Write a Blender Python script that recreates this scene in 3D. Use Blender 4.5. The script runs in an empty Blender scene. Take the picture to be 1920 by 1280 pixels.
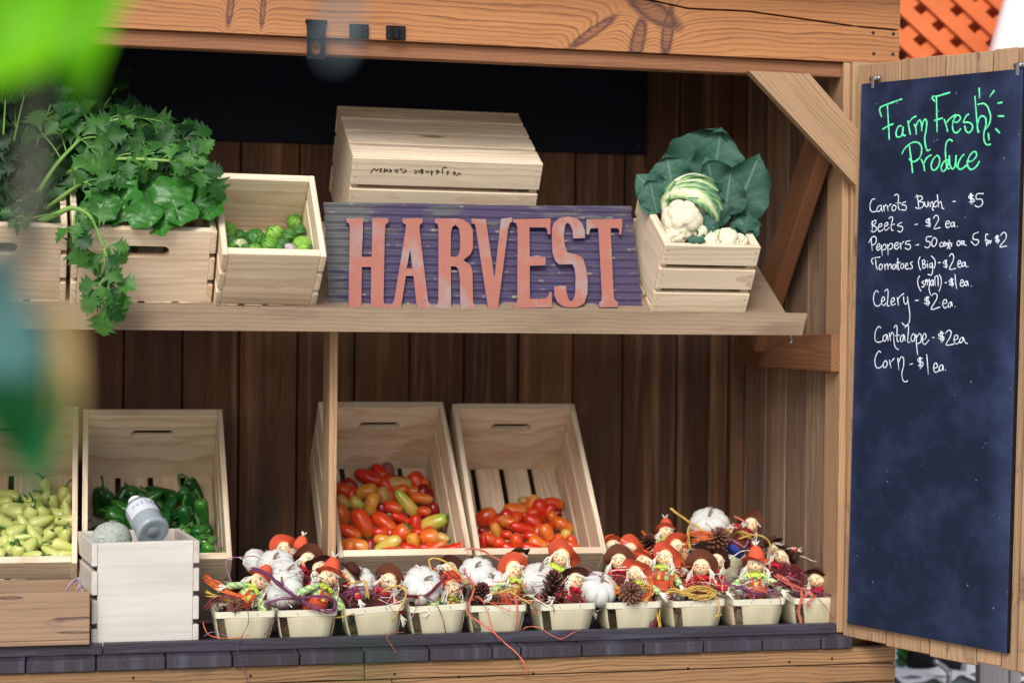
import bpy, bmesh, math, random
from mathutils import Vector, Matrix
random.seed(7)
S = bpy.context.scene
COL = S.collection
# ------------------------------------------------------------------ camera
F = 3400.0; YAW = math.atan(F/14800.0); PIT = -24/F; RHO = 0.011
CAM = Vector((0.0, -3.9, 1.52))
fw = Vector((math.sin(YAW)*math.cos(PIT), math.cos(YAW)*math.cos(PIT), math.sin(PIT)))
r0 = Vector((math.cos(YAW), -math.sin(YAW), 0)); u0 = r0.cross(fw)
RT = math.cos(RHO)*r0 + math.sin(RHO)*u0
UP = -math.sin(RHO)*r0 + math.cos(RHO)*u0
cd = bpy.data.cameras.new('camera'); cam = bpy.data.objects.new('camera', cd); COL.objects.link(cam)
cd.sensor_width = 36.0; cd.lens = F/1920*36.0; cd.clip_start = 0.05; cd.clip_end = 500
m = Matrix((RT, UP, -fw)).transposed().to_4x4(); m.translation = CAM; cam.matrix_world = m
cd.dof.use_dof = True; cd.dof.focus_distance = 3.98; cd.dof.aperture_fstop = 2.3
S.camera = cam
# ------------------------------------------------------------------ sky, sun, exposure
W = bpy.data.worlds.new('World'); S.world = W; W.use_nodes = True
wn = W.node_tree; bg = wn.nodes['Background']
sky = wn.nodes.new('ShaderNodeTexSky'); sky.sky_type = 'NISHITA'; sky.sun_disc = False
SUN_DIR = Vector((-0.30, -0.72, 0.66)).normalized()
sky.sun_elevation = math.asin(SUN_DIR.z); sky.sun_rotation = math.atan2(SUN_DIR.x, SUN_DIR.y)
sky.air_density = 1.0; sky.dust_density = 2.5; sky.ozone_density = 1.0
wn.links.new(sky.outputs[0], bg.inputs[0]); bg.inputs[1].default_value = 0.10
sl = bpy.data.lights.new('sun', 'SUN'); so = bpy.data.objects.new('sun', sl); COL.objects.link(so)
sl.energy = 1.5; sl.angle = math.radians(26); sl.color = (1.0, 0.985, 0.965)
so.rotation_euler = SUN_DIR.to_track_quat('Z', 'Y').to_euler()
S.view_settings.view_transform = 'Standard'; S.view_settings.look = 'None'
S.view_settings.exposure = 0.74; S.view_settings.gamma = 1.0
S.cycles.use_denoising = True
S.cycles.max_bounces = 8; S.cycles.transparent_max_bounces = 8
S.cycles.caustics_reflective = False; S.cycles.caustics_refractive = False
S.cycles.sample_clamp_indirect = 6.0

def ray(px, py): return fw + RT*((px-960)/F) + UP*((640-py)/F)
def at(px, py, Y):
    d = ray(px, py); return CAM + d*((Y-CAM.y)/d.y)
def near(px, py, t): return CAM + ray(px, py)*t
def onplane(px, py, P, n):
    d = ray(px, py); return CAM + d*((P-CAM).dot(n)/d.dot(n))
def pix(p):
    q = Vector(p)-CAM; z = q.dot(fw); return (960+F*q.dot(RT)/z, 640-F*q.dot(UP)/z, z)

# ------------------------------------------------------------------ scene helpers
def tag(o, label=None, cat=None, group=None, kind=None):
    if label: o['label'] = label
    if cat: o['category'] = cat
    if group: o['group'] = group
    if kind: o['kind'] = kind
    return o
def thing(name, label, cat, M=None, group=None):
    o = bpy.data.objects.new(name, None); COL.objects.link(o); o.empty_display_size = .05
    if M is not None: o.matrix_world = M if isinstance(M, Matrix) else Matrix.Translation(M)
    return tag(o, label, cat, group)
def copy_thing(root, M, label, group=None):
    r = root.copy(); COL.objects.link(r); r.matrix_world = M; r['label'] = label
    if group: r['group'] = group
    for ch in root.children:
        c = ch.copy(); COL.objects.link(c); c.parent = r
        for g in ch.children:
            d = g.copy(); COL.objects.link(d); d.parent = c
    return r

class MB:
    def __init__(s): s.v=[]; s.f=[]; s.g=[]; s.r=[]; s.m=[]; s.sm=[]
    def add(s, vs, fs, mi=0, g=None, r=0.0, smooth=False):
        b = len(s.v)
        for i, v in enumerate(vs):
            s.v.append(tuple(v)); s.g.append(tuple(g[i]) if g else tuple(v)); s.r.append(r)
        for f in fs:
            s.f.append([b+i for i in f]); s.m.append(mi); s.sm.append(smooth)
        return s
    def board(s, lo, hi, axis=None, M=None, bev=.0016, mi=0, rnd=None):
        lo = Vector(lo); hi = Vector(hi); c = (lo+hi)/2; h = (hi-lo)/2
        b = min(bev, min(h)*.45)
        rnd = random.random() if rnd is None else rnd
        order = sorted(range(3), key=lambda i: -h[i])
        if axis is not None: order = [axis]+[i for i in order if i != axis]
        vs, idx = [], {}
        for sx in (-1,1):
            for sy in (-1,1):
                for sz in (-1,1):
                    sg = (sx,sy,sz)
                    for k in range(3):
                        p = Vector([sg[i]*(h[i] if i == k else h[i]-b) for i in range(3)])
                        idx[sg+(k,)] = len(vs); vs.append(p)
        fs = []
        for k in range(3):
            a, e = [i for i in range(3) if i != k]
            for sk in (-1,1):
                loop = []
                for (p,q) in ((-1,-1),(1,-1),(1,1),(-1,1)):
                    sg = [0,0,0]; sg[k]=sk; sg[a]=p; sg[e]=q; loop.append(idx[tuple(sg)+(k,)])
                fs.append(loop)
        for k in range(3):
            a, e = [i for i in range(3) if i != k]
            for sa in (-1,1):
                for se in (-1,1):
                    l = []
                    for (sk, kk) in ((-1,a),(1,a),(1,e),(-1,e)):
                        sg=[0,0,0]; sg[k]=sk; sg[a]=sa; sg[e]=se; l.append(idx[tuple(sg)+(kk,)])
                    fs.append(l)
        for sx in (-1,1):
            for sy in (-1,1):
                for sz in (-1,1): fs.append([idx[(sx,sy,sz,k)] for k in range(3)])
        out = []
        for f in fs:
            n = (vs[f[1]]-vs[f[0]]).cross(vs[f[2]]-vs[f[0]])
            ce = sum((vs[i] for i in f), Vector())/len(f)
            out.append(f if n.dot(ce) > 0 else f[::-1])
        off = rnd*50
        g = [(v[order[0]]+off, v[order[1]], v[order[2]]) for v in vs]
        vs = [v+c for v in vs]
        if M is not None: vs = [M @ v for v in vs]
        return s.add(vs, out, mi, g, rnd)
    def prism(s, poly, y0, y1, mi=0, rnd=None, plane='xz', along=0):
        """poly: 2-D outline in the x-z plane, pushed from y0 to y1"""
        rnd = random.random() if rnd is None else rnd
        n = len(poly)
        vs = [Vector((x, y0, z)) for x, z in poly]+[Vector((x, y1, z)) for x, z in poly]
        ar = sum(poly[i][0]*poly[(i+1)%n][1]-poly[(i+1)%n][0]*poly[i][1] for i in range(n))
        fs = [list(range(n)), list(range(2*n-1, n-1, -1))]+[[i, i+n, (i+1)%n+n, (i+1)%n] for i in range(n)]
        if ar < 0: fs = [f[::-1] for f in fs]
        if along == 0: g = [(v.x+rnd*50, v.z, v.y) for v in vs]
        else:
            d = Vector(along).normalized(); e = Vector((-d.y, d.x))
            g = [(d.x*v.x+d.y*v.z+rnd*50, e.x*v.x+e.y*v.z, v.y) for v in vs]
        return s.add(vs, fs, mi, g, rnd)
    def tube(s, pts, r, n=6, mi=0, flat=1.0, nrm=None, cap=True, smooth=True, rnd=None):
        pts = [Vector(p) for p in pts]; k = len(pts)
        rr = r if isinstance(r, (list, tuple)) else [r]*k
        vs = []; prev = None
        for i, p in enumerate(pts):
            t = (pts[min(i+1,k-1)]-pts[max(i-1,0)])
            t = t.normalized() if t.length > 1e-9 else Vector((0,0,1))
            if nrm is not None: a = Vector(nrm)-t*t.dot(Vector(nrm))
            elif prev is None: a = t.orthogonal()
            else: a = prev-t*t.dot(prev)
            if a.length < 1e-6: a = t.orthogonal()
            a.normalize(); prev = a; b = t.cross(a)
            for j in range(n):
                th = 2*math.pi*j/n
                vs.append(p+a*(math.cos(th)*rr[i]*flat)+b*(math.sin(th)*rr[i]))
        fs = [[i*n+j, i*n+(j+1)%n, (i+1)*n+(j+1)%n, (i+1)*n+j] for i in range(k-1) for j in range(n)]
        if cap: fs += [list(range(n-1,-1,-1)), list(range((k-1)*n, k*n))]
        return s.add(vs, fs, mi, None, random.random() if rnd is None else rnd, smooth)
    def lathe(s, prof, n=16, mi=0, M=None, fn=None, smooth=True, rnd=0):
        """prof: (radius, z) from bottom to top"""
        vs = []; k = len(prof)
        for (r, z) in prof:
            for j in range(n):
                th = 2*math.pi*j/n
                q = r*(fn(th, z) if fn else 1)
                vs.append(Vector((q*math.cos(th), q*math.sin(th), z)))
        fs = [[i*n+j, i*n+(j+1)%n, (i+1)*n+(j+1)%n, (i+1)*n+j] for i in range(k-1) for j in range(n)]
        fs += [list(range(n-1,-1,-1)), list(range((k-1)*n, k*n))]
        g = [v.copy() for v in vs]
        if M is not None: vs = [M @ v for v in vs]
        return s.add(vs, fs, mi, g, rnd, smooth)
    def ball(s, c, r, mi=0, nu=10, nv=7, M=None, rnd=0):
        c = Vector(c); r = r if isinstance(r, (tuple, list)) else (r,r,r)
        vs = [Vector((0,0,-r[2]))]
        for i in range(1, nv):
            ph = -math.pi/2+math.pi*i/nv
            for j in range(nu):
                th = 2*math.pi*j/nu
                vs.append(Vector((r[0]*math.cos(ph)*math.cos(th), r[1]*math.cos(ph)*math.sin(th), r[2]*math.sin(ph))))
        vs.append(Vector((0,0,r[2]))); L = len(vs)-1
        fs = [[0, 1+(j+1)%nu, 1+j] for j in range(nu)]
        for i in range(nv-2):
            for j in range(nu):
                a = 1+i*nu; fs.append([a+j, a+(j+1)%nu, a+nu+(j+1)%nu, a+nu+j])
        a = 1+(nv-2)*nu; fs += [[a+j, a+(j+1)%nu, L] for j in range(nu)]
        if M is not None: vs = [M @ v for v in vs]
        return s.add([v+c for v in vs], fs, mi, None, rnd, True)
    def grid(s, fn, nu, nv, mi=0, smooth=True, rnd=0, g=None):
        vs = [fn(i/nu, j/nv) for j in range(nv+1) for i in range(nu+1)]
        gs = [g(i/nu, j/nv) for j in range(nv+1) for i in range(nu+1)] if g else [(i/nu, j/nv, 0) for j in range(nv+1) for i in range(nu+1)]
        w = nu+1
        fs = [[j*w+i, j*w+i+1, (j+1)*w+i+1, (j+1)*w+i] for j in range(nv) for i in range(nu)]
        return s.add(vs, fs, mi, gs, rnd, smooth)
    def xform(s, M):
        s.v = [tuple(M @ Vector(v)) for v in s.v]; return s
    def mesh(s, name, mats):
        me = bpy.data.meshes.new(name); me.from_pydata(s.v, [], s.f)
        for m_ in (mats if isinstance(mats, (list, tuple)) else [mats]): me.materials.append(m_)
        me.polygons.foreach_set('material_index', s.m); me.polygons.foreach_set('use_smooth', s.sm)
        a = me.attributes.new('gco', 'FLOAT_VECTOR', 'POINT'); a.data.foreach_set('vector', [c for g in s.g for c in g])
        a = me.attributes.new('rnd', 'FLOAT', 'POINT'); a.data.foreach_set('value', s.r)
        me.update(); return me
    def build(s, name, mats, parent=None, loc=None):
        o = bpy.data.objects.new(name, s.mesh(name, mats)); COL.objects.link(o)
        if parent is not None: o.parent = parent
        if loc is not None: o.location = loc
        return o
def link_mesh(name, me, parent=None, M=None):
    o = bpy.data.objects.new(name, me); COL.objects.link(o)
    if parent is not None: o.parent = parent
    if M is not None: o.matrix_local = M
    return o
def smooth_line(pts, k=4):
    pts = [Vector(p) for p in pts]
    if len(pts) < 3: return [pts[0].lerp(pts[-1], i/k) for i in range(k+1)]
    P = [pts[0]]+pts+[pts[-1]]; out = []
    for i in range(1, len(P)-2):
        a,b,c,d = P[i-1:i+3]
        for j in range(k):
            t = j/k
            out.append(.5*((2*b)+(c-a)*t+(2*a-5*b+4*c-d)*t*t+(3*b-a-3*c+d)*t**3))
    out.append(pts[-1]); return out

# ------------------------------------------------------------------ materials
def lin(r, g, b):
    f = lambda c: (c/255/12.92) if c/255 <= .04045 else ((c/255+.055)/1.055)**2.4
    return (f(r), f(g), f(b), 1)
class NT:
    def __init__(s, name):
        s.mat = bpy.data.materials.new(name); s.mat.use_nodes = True; s.t = s.mat.node_tree; s.t.nodes.clear()
        s.out = s.t.nodes.new('ShaderNodeOutputMaterial')
    def put(s, sock, v):
        if isinstance(v, bpy.types.NodeSocket): s.t.links.new(v, sock)
        elif v is not None:
            if hasattr(sock.default_value, '__len__') and not hasattr(v, '__len__'): v = [v]*len(sock.default_value)
            if hasattr(sock.default_value, '__len__'): v = list(v)[:len(sock.default_value)]
            sock.default_value = v
    def n(s, typ, ins=None, out=0, **at_):
        nd = s.t.nodes.new('ShaderNode'+typ)
        for k, v in at_.items(): setattr(nd, k, v)
        for k, v in (ins or {}).items(): s.put(nd.inputs[k], v)
        return nd.outputs[out]
    def m(s, op, a, b=None, c=None, clamp=False):
        return s.n('Math', {0: a, 1: b, 2: c} if c is not None else ({0: a, 1: b} if b is not None else {0: a}), operation=op, use_clamp=clamp)
    def attr(s, name, out='Vector'): 
        nd = s.t.nodes.new('ShaderNodeAttribute'); nd.attribute_name = name; return nd.outputs[out]
    def xyz(s, v):
        nd = s.t.nodes.new('ShaderNodeSeparateXYZ'); s.put(nd.inputs[0], v); return nd.outputs
    def comb(s, x, y, z): return s.n('CombineXYZ', {0: x, 1: y, 2: z})
    def noise(s, v, scale=1, detail=2, rough=.5, out=0): return s.n('TexNoise', {'Vector': v, 'Scale': scale, 'Detail': detail, 'Roughness': rough}, out)
    def ramp(s, f, stops, interp='LINEAR'):
        nd = s.t.nodes.new('ShaderNodeValToRGB'); s.put(nd.inputs[0], f); nd.color_ramp.interpolation = interp
        el = nd.color_ramp.elements
        while len(el) < len(stops): el.new(.5)
        for e, (p, c) in zip(el, stops):
            e.position = p; e.color = c if hasattr(c, '__len__') else (c,c,c,1)
        return nd.outputs[0]
    def mix(s, f, a, b, mode='MIX'):
        nd = s.t.nodes.new('ShaderNodeMix'); nd.data_type = 'RGBA'; nd.blend_type = mode
        s.put(nd.inputs[0], f); s.put(nd.inputs[6], a); s.put(nd.inputs[7], b); return nd.outputs[2]
    def bump(s, h, strength=.3, dist=.002): return s.n('Bump', {'Height': h, 'Strength': strength, 'Distance': dist})
    def principled(s, col, rough=.5, bump=None, **kw):
        ins = {'Base Color': col, 'Roughness': rough}
        if bump is not None: ins['Normal'] = bump
        ins.update({k.replace('_', ' '): v for k, v in kw.items()})
        return s.n('BsdfPrincipled', ins)
    def done(s, sh): s.t.links.new(sh, s.out.inputs[0]); return s.mat

def wood(name, light, dark, freq=110, ring=.55, fiber=.35, knots=.35, rough=.6, tone=.3, knotcol=None, stain=None, straight=False, kl=(), bumpy=.25, seed=0.0, streak=None):
    b = NT(name); P = b.attr('gco'); x, y, z = b.xyz(P); rnd = b.attr('rnd', 'Fac')
    r1 = b.m('FRACT', b.m('MULTIPLY_ADD', rnd, 7.31, .13+seed)); r2 = b.m('FRACT', b.m('MULTIPLY_ADD', rnd, 13.7, .41)); r3 = b.m('FRACT', b.m('MULTIPLY_ADD', rnd, 29.3, .77))
    lv = b.comb(b.m('MULTIPLY', x, 2.2), b.m('MULTIPLY', y, 9), b.m('MULTIPLY_ADD', rnd, 37, b.m('MULTIPLY', z, 9)))
    n1 = b.m('SUBTRACT', b.noise(lv, 1, 3), .5)
    if straight:
        r = b.m('ADD', y, b.m('MULTIPLY', n1, .05)); r = b.m('MULTIPLY_ADD', z, .3, r)
    else:
        yy = b.m('ADD', b.m('ADD', y, b.m('MULTIPLY', b.m('SUBTRACT', r1, .5), .12)), b.m('MULTIPLY', n1, .035))
        n2 = b.m('SUBTRACT', b.noise(b.comb(b.m('MULTIPLY', x, 1.6), b.m('MULTIPLY', rnd, 51), 0), 1, 2), .5)
        zz = b.m('ADD', b.m('ADD', z, b.m('MULTIPLY_ADD', r2, .05, .012)), b.m('MULTIPLY', n2, .11))
        r = b.m('SQRT', b.m('ADD', b.m('MULTIPLY', yy, yy), b.m('MULTIPLY', zz, zz)))
    core = None
    if knots > 0:
        kv = b.comb(b.m('MULTIPLY_ADD', x, 2.4, b.m('MULTIPLY', rnd, 91)), b.m('MULTIPLY', y, 6.0), b.m('MULTIPLY', rnd, 17))
        d = b.n('TexVoronoi', {'Vector': kv, 'Scale': 1, 'Randomness': 1}, 0)
        c = b.n('TexVoronoi', {'Vector': kv, 'Scale': 1, 'Randomness': 1}, 1)
        act = b.m('LESS_THAN', b.xyz(c)[0], knots)
        d = b.m('MULTIPLY_ADD', b.m('SUBTRACT', b.noise(P, 60, 2), .5), .05, d)
        g = b.m('MULTIPLY', b.m('EXPONENT', b.m('MULTIPLY', b.m('MULTIPLY', d, d), -45)), act)
        r = b.m('MULTIPLY_ADD', g, .018, r)
        core = b.m('MULTIPLY', b.ramp(d, [(.035, 1), (.075, .55), (.09, 0)]), act)
    for (kx, ky, ang, la, lb, amp) in kl:
        dx = b.m('SUBTRACT', x, kx); dy = b.m('SUBTRACT', y, ky); ca, sa = math.cos(ang), math.sin(ang)
        p = b.m('ADD', b.m('MULTIPLY', dx, ca/la), b.m('MULTIPLY', dy, sa/la)); q = b.m('ADD', b.m('MULTIPLY', dx, -sa/lb), b.m('MULTIPLY', dy, ca/lb))
        d2 = b.m('ADD', b.m('MULTIPLY', p, p), b.m('MULTIPLY', q, q))
        d2 = b.m('ADD', d2, b.m('MULTIPLY', b.m('SUBTRACT', b.noise(P, 70, 2), .5), .5))
        r = b.m('MULTIPLY_ADD', b.m('EXPONENT', b.m('MULTIPLY', d2, -.22)), amp, r)
        cc = b.ramp(b.m('MULTIPLY', d2, .25), [(0, .5), (.12, .65), (.22, 1), (.3, .7), (.55, 0)])
        core = cc if core is None else b.m('MAXIMUM', core, cc)
    ph = b.m('MULTIPLY_ADD', r, freq, b.m('MULTIPLY', b.noise(b.comb(b.m('MULTIPLY', x, 14), b.m('MULTIPLY', y, 60), z), 1, 2), .7))
    cyc = b.m('FLOOR', ph); fr = b.m('FRACT', ph)
    late = b.ramp(fr, [(0, .0), (.45, .12), (.78, .8), (.9, 1), (.97, .75), (1, 0)])
    wv = b.n('TexWhiteNoise', {'W': b.m('ADD', cyc, b.m('MULTIPLY', rnd, 100))}, 0, noise_dimensions='1D')
    late = b.m('MULTIPLY', late, b.m('MULTIPLY_ADD', wv, .75, .35))
    fib = b.noise(b.comb(b.m('MULTIPLY', x, 9), b.m('MULTIPLY', y, 420), b.m('MULTIPLY', z, 420)), 1, 3, .6)
    f = b.m('ADD', b.m('MULTIPLY', late, ring), b.m('MULTIPLY', b.m('SUBTRACT', fib, .5), fiber*1.6), clamp=True)
    col = b.mix(f, light, dark)
    blotch = b.m('MULTIPLY_ADD', b.noise(b.comb(b.m('MULTIPLY', x, 3), b.m('MULTIPLY', y, 14), b.m('MULTIPLY', rnd, 9)), 1, 3), .5, .75)
    tv = b.m('MULTIPLY', b.m('MULTIPLY_ADD', r3, tone, 1-tone/2), blotch)
    col = b.mix(1.0, col, b.comb(tv, tv, tv), 'MULTIPLY')
    warm = b.mix(b.m('MULTIPLY', r1, .3), col, b.mix(1.0, col, (1.0, .80, .68, 1), 'MULTIPLY'))
    col = warm
    if streak is not None:
        sc, lo, hi, fx, fy = streak
        sn = b.noise(b.comb(b.m('MULTIPLY', x, fx), b.m('MULTIPLY', y, fy), b.m('MULTIPLY', rnd, 23)), 1, 4, .6)
        col = b.mix(b.ramp(sn, [(lo, 0), (hi, .85)]), col, sc)
    if core is not None: col = b.mix(b.m('MULTIPLY', core, .85), col, knotcol or tuple(c_*.35 for c_ in dark[:3])+(1,))
    if stain is not None:
        sc, lo, hi, fx, fy = stain
        sn = b.noise(b.comb(b.m('MULTIPLY', x, fx), b.m('MULTIPLY', y, fy), b.m('MULTIPLY', rnd, 5)), 1, 5, .65)
        col = b.mix(b.ramp(sn, [(lo, 0), (hi, 1)]), col, sc)
    hgt = b.m('ADD', b.m('MULTIPLY', late, -.6), fib)
    return b.done(b.principled(col, b.m('MULTIPLY_ADD', fib, .15, rough-.07), b.bump(hgt, bumpy, .0012), Specular_IOR_Level=.3))

def plain(name, col, rough=.6, var=.15, scale=40, bump=0, spec=.4, metal=0, **kw):
    b = NT(name); P = b.n('TexCoord', {}, 3)
    nz = b.noise(P, scale, 3)
    t = b.m('MULTIPLY_ADD', nz, var*2, 1-var)
    c = b.mix(1.0, col, b.comb(t, t, t), 'MULTIPLY')
    return b.done(b.principled(c, rough, b.bump(nz, bump, .002) if bump else None, Specular_IOR_Level=spec, Metallic=metal, **kw))
def leafmat(name, a, c, trans=.35, rough=.45, scale=30, vein=None, spec=.4):
    b = NT(name); P = b.n('TexCoord', {}, 3); g = b.attr('gco'); rn = b.attr('rnd', 'Fac')
    nz = b.noise(P, scale, 4, .6)
    f = b.m('ADD', b.m('MULTIPLY', b.m('SUBTRACT', nz, .5), 1.4), rn, clamp=True)
    col = b.mix(f, a, c)
    if vein is not None:
        u, v, _ = b.xyz(g)
        cen = b.m('ABSOLUTE', b.m('SUBTRACT', u, .5))
        mid = b.ramp(cen, [(.0, 1), (.022, .8), (.04, 0)])
        br = b.m('FRACT', b.m('MULTIPLY', b.m('SUBTRACT', v, b.m('MULTIPLY', cen, .55)), 7))
        side = b.m('MULTIPLY', b.ramp(b.m('ABSOLUTE', b.m('SUBTRACT', br, .5)), [(0, .7), (.05, 0)]), b.ramp(cen, [(.3, 1), (.48, 0)]))
        col = b.mix(b.m('MAXIMUM', mid, side), col, vein)
    pr = b.principled(col, rough, b.bump(nz, .35, .003), Specular_IOR_Level=spec)
    tr = b.n('BsdfTranslucent', {'Color': b.mix(.5, col, (1,1,.4,1), 'MULTIPLY')})
    return b.done(b.n('MixShader', {0: trans, 1: pr, 2: tr}))

PINE = lin(226,210,184); PINE_D = lin(188,156,120)
M = {}
M['pine'] = wood('pine', PINE, PINE_D, freq=85, ring=.62, fiber=.3, knots=.34, rough=.6, tone=.26, knotcol=lin(120,72,45), bumpy=.15, stain=(lin(168,134,102), .57, .76, 3, 12), streak=(lin(206,170,140), .55, .72, 1.5, 20))
M['pale_pine'] = wood('pale_pine', lin(232,216,190), lin(196,164,124), freq=75, ring=.6, fiber=.28, knots=.22, rough=.6, tone=.16, knotcol=lin(140,95,60), bumpy=.12)
M['grey_pine'] = wood('grey_pine', lin(150,130,106), lin(112,92,74), freq=110, ring=.45, fiber=.4, knots=.1, rough=.7, tone=.15, stain=(lin(120,100,82), .52, .75, 4, 30))
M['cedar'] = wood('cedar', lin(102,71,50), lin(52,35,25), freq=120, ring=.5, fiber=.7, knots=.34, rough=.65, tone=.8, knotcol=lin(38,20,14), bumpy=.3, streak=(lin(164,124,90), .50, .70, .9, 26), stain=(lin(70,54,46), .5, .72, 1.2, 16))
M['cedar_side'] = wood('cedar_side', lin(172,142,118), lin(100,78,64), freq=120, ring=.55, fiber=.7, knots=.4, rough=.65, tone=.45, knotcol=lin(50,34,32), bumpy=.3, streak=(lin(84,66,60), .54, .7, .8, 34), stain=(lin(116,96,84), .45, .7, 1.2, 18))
M['frame'] = wood('frame_fir', lin(178,146,112), lin(128,96,70), freq=130, ring=.55, fiber=.4, knots=.18, rough=.6, tone=.2, knotcol=lin(90,48,28))
M['trim'] = wood('trim_fir', lin(142,98,68), lin(92,58,38), freq=110, ring=.5, fiber=.4, knots=.3, rough=.65, tone=.2, knotcol=lin(60,26,18))
M['fascia'] = wood('fascia_fir', lin(150,116,80), lin(68,46,32), freq=120, ring=.9, fiber=.6, knots=.3, straight=True, rough=.55, tone=.25, knotcol=lin(70,36,20), stain=(lin(70,58,52), .6, .78, 3, 26))
M['deck'] = wood('dark_deck', lin(58,54,62), lin(30,27,34), freq=110, ring=.5, fiber=.5, knots=.1, rough=.5, tone=.3, stain=(lin(84,84,100), .52, .75, 5, 40))
M['door'] = wood('door_cedar', lin(176,146,114), lin(122,92,68), freq=115, ring=.5, fiber=.5, knots=.25, rough=.65, tone=.3, knotcol=lin(70,40,30), stain=(lin(66,46,46), .58, .72, 7, 26))
M['weathered_front'] = wood('weathered_front', lin(156,128,102), lin(114,90,72), freq=95, ring=.4, fiber=.45, knots=.1, rough=.7, tone=.0, stain=(lin(92,78,74), .58, .76, 7, 40), kl=((.228,-.004,.02,.034,.0022,0),(.232,-.034,-.02,.03,.0022,0),(.1,.041,0,.02,.003,0)), knotcol=lin(30,26,34))
M['weathered'] = wood('weathered_box', lin(156,128,102), lin(114,90,72), freq=95, ring=.4, fiber=.45, knots=.1, rough=.7, tone=.12, stain=(lin(92,78,74), .58, .76, 7, 40))
M['white_pine'] = wood('white_pine', lin(204,200,192), lin(176,164,148), freq=50, ring=.28, fiber=.2, knots=.05, rough=.6, tone=.1, bumpy=.1)
M['grey_board'] = wood('grey_board', lin(130,128,130), lin(94,92,96), freq=110, ring=.5, fiber=.5, knots=.1, rough=.8)
# ------------------------------------------------------------------ more materials
def beam_mat():
    kl = []
    for (px, py, ang, la, lb, amp) in ((432, 14, 1.45, .034, .0062, .022), (493, 18, 1.5, .034, .005, .016), (1112, 60, .62, .056, .009, .03), (1196, 78, 1.35, .05, .014, .03), (1252, 60, 1.45, .05, .012, .022), (1225, 22, -.5, .06, .02, .02)):
        p = at(px, py, 0); kl.append((p.x, p.z, ang, la, lb, amp))
    return wood('beam_fir', lin(180,124,78), lin(90,50,34), freq=98, ring=.62, fiber=.4, knots=0, rough=.55, tone=.0, straight=True, kl=kl, knotcol=lin(58,34,44), bumpy=.35)
M['beam'] = beam_mat()
M['black'] = plain('black_metal', lin(18,19,23), .6, .2, 60, spec=.2)
M['steel'] = plain('steel', lin(170,170,172), .3, .1, 60, metal=.9)
M['screw'] = plain('screw', lin(70,60,60), .4, .2, 300, metal=.6)
M['navy'] = plain('navy_board', lin(7,12,36), .65, .3, 6, spec=.25)
M['dark'] = plain('dark_gap', lin(16,12,10), .9, .1)
def chalk_mat():
    b = NT('chalkboard'); P = b.n('TexCoord', {}, 3)
    n1 = b.noise(P, 9, 6, .65); n2 = b.noise(b.n('Mapping', {0: P, 3: (40, 40, 12)}), 1, 4, .6)
    sm = b.ramp(n1, [(.46, 0), (.72, .5), (.85, .9)])
    x, y, z = b.xyz(P)
    edge = b.m('MAXIMUM', b.ramp(b.m('DIVIDE', x, .4253), [(0, .35), (.06, 0), (.86, 0), (1, .8)]), 0)
    sm2 = b.m('ADD', b.m('MULTIPLY', sm, .36), b.m('MULTIPLY', b.m('MULTIPLY', edge, n1), .5))
    d = b.n('TexVoronoi', {'Vector': P, 'Scale': 42}, 0)
    dots = b.m('MULTIPLY', b.ramp(d, [(.05, 1), (.11, 0)]), b.m('GREATER_THAN', b.noise(P, 13, 2), .56))
    col = b.mix(sm2, lin(20,30,54), lin(84,102,146))
    col = b.mix(b.m('MULTIPLY', dots, b.m('MULTIPLY', n2, .8)), col, lin(165,180,215))
    return b.done(b.principled(col, .6, Specular_IOR_Level=.25))
M['slate'] = chalk_mat()
def chalk_paint(name, c):
    b = NT(name); P = b.n('TexCoord', {}, 3); n1 = b.noise(P, 420, 3, .7); n2 = b.noise(P, 60, 3)
    f = b.ramp(b.m('MULTIPLY_ADD', n2, .5, b.m('MULTIPLY', n1, .6)), [(.40, .55), (.55, 0)])
    return b.done(b.principled(b.mix(f, c, lin(40,58,96)), .85, Specular_IOR_Level=.1))
M['chalk_green'] = chalk_paint('chalk_green', lin(110,250,180)); M['chalk_white'] = chalk_paint('chalk_white', lin(226,236,246))

def wb(mb, name, mat, root):
    """build in world coordinates under root"""
    o = mb.build(name, mat); o.parent = root; bpy.context.view_layer.update()
    o.matrix_parent_inverse = root.matrix_world.inverted(); return o
def panel_hole(mb, W_, H_, th, hole=None, org=(0,0,0), mi=0, N=40, rnd=None, chamf=0):
    """plate in x-z, pushed along y by th, with a slot hole=(cx, cz, half_length, radius_x, radius_z)"""
    ox, oy, oz = org; rnd = random.random() if rnd is None else rnd
    if hole is None:
        return mb.board((ox,oy,oz), (ox+W_,oy+th,oz+H_), axis=0, mi=mi, rnd=rnd)
    cx, cz, hl, rx, rz = hole
    angs = [2*math.pi*i/N for i in range(N)]+[math.atan2(z_-cz, x_-cx) % (2*math.pi) for x_ in (0, W_) for z_ in (0, H_)]
    angs = sorted(set(round(a, 5) for a in angs)); inner, outer = [], []
    for a in angs:
        c, s = math.cos(a), math.sin(a)
        t = min([((W_-cx)/c if c > 0 else -cx/c) if abs(c) > 1e-6 else 9e9, ((H_-cz)/s if s > 0 else -cz/s) if abs(s) > 1e-6 else 9e9])
        outer.append((cx+c*t, cz+s*t))
        inner.append((cx+(hl if c > 1e-6 else -hl if c < -1e-6 else 0)+c*rx, cz+s*rz))
    n = len(angs); vs = []
    for y in (0, th):
        vs += [Vector((ox+p[0], oy+y, oz+p[1])) for p in outer]+[Vector((ox+p[0], oy+y, oz+p[1])) for p in inner]
    fs = []
    for i in range(n):
        j = (i+1) % n
        fs += [[i, j, n+j, n+i], [2*n+j, 2*n+i, 3*n+i, 3*n+j], [i, 2*n+i, 2*n+j, j], [n+j, 3*n+j, 3*n+i, n+i]]
    return mb.add(vs, fs, mi, [(v.x+rnd*50, v.z, v.y) for v in vs], rnd)

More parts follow.
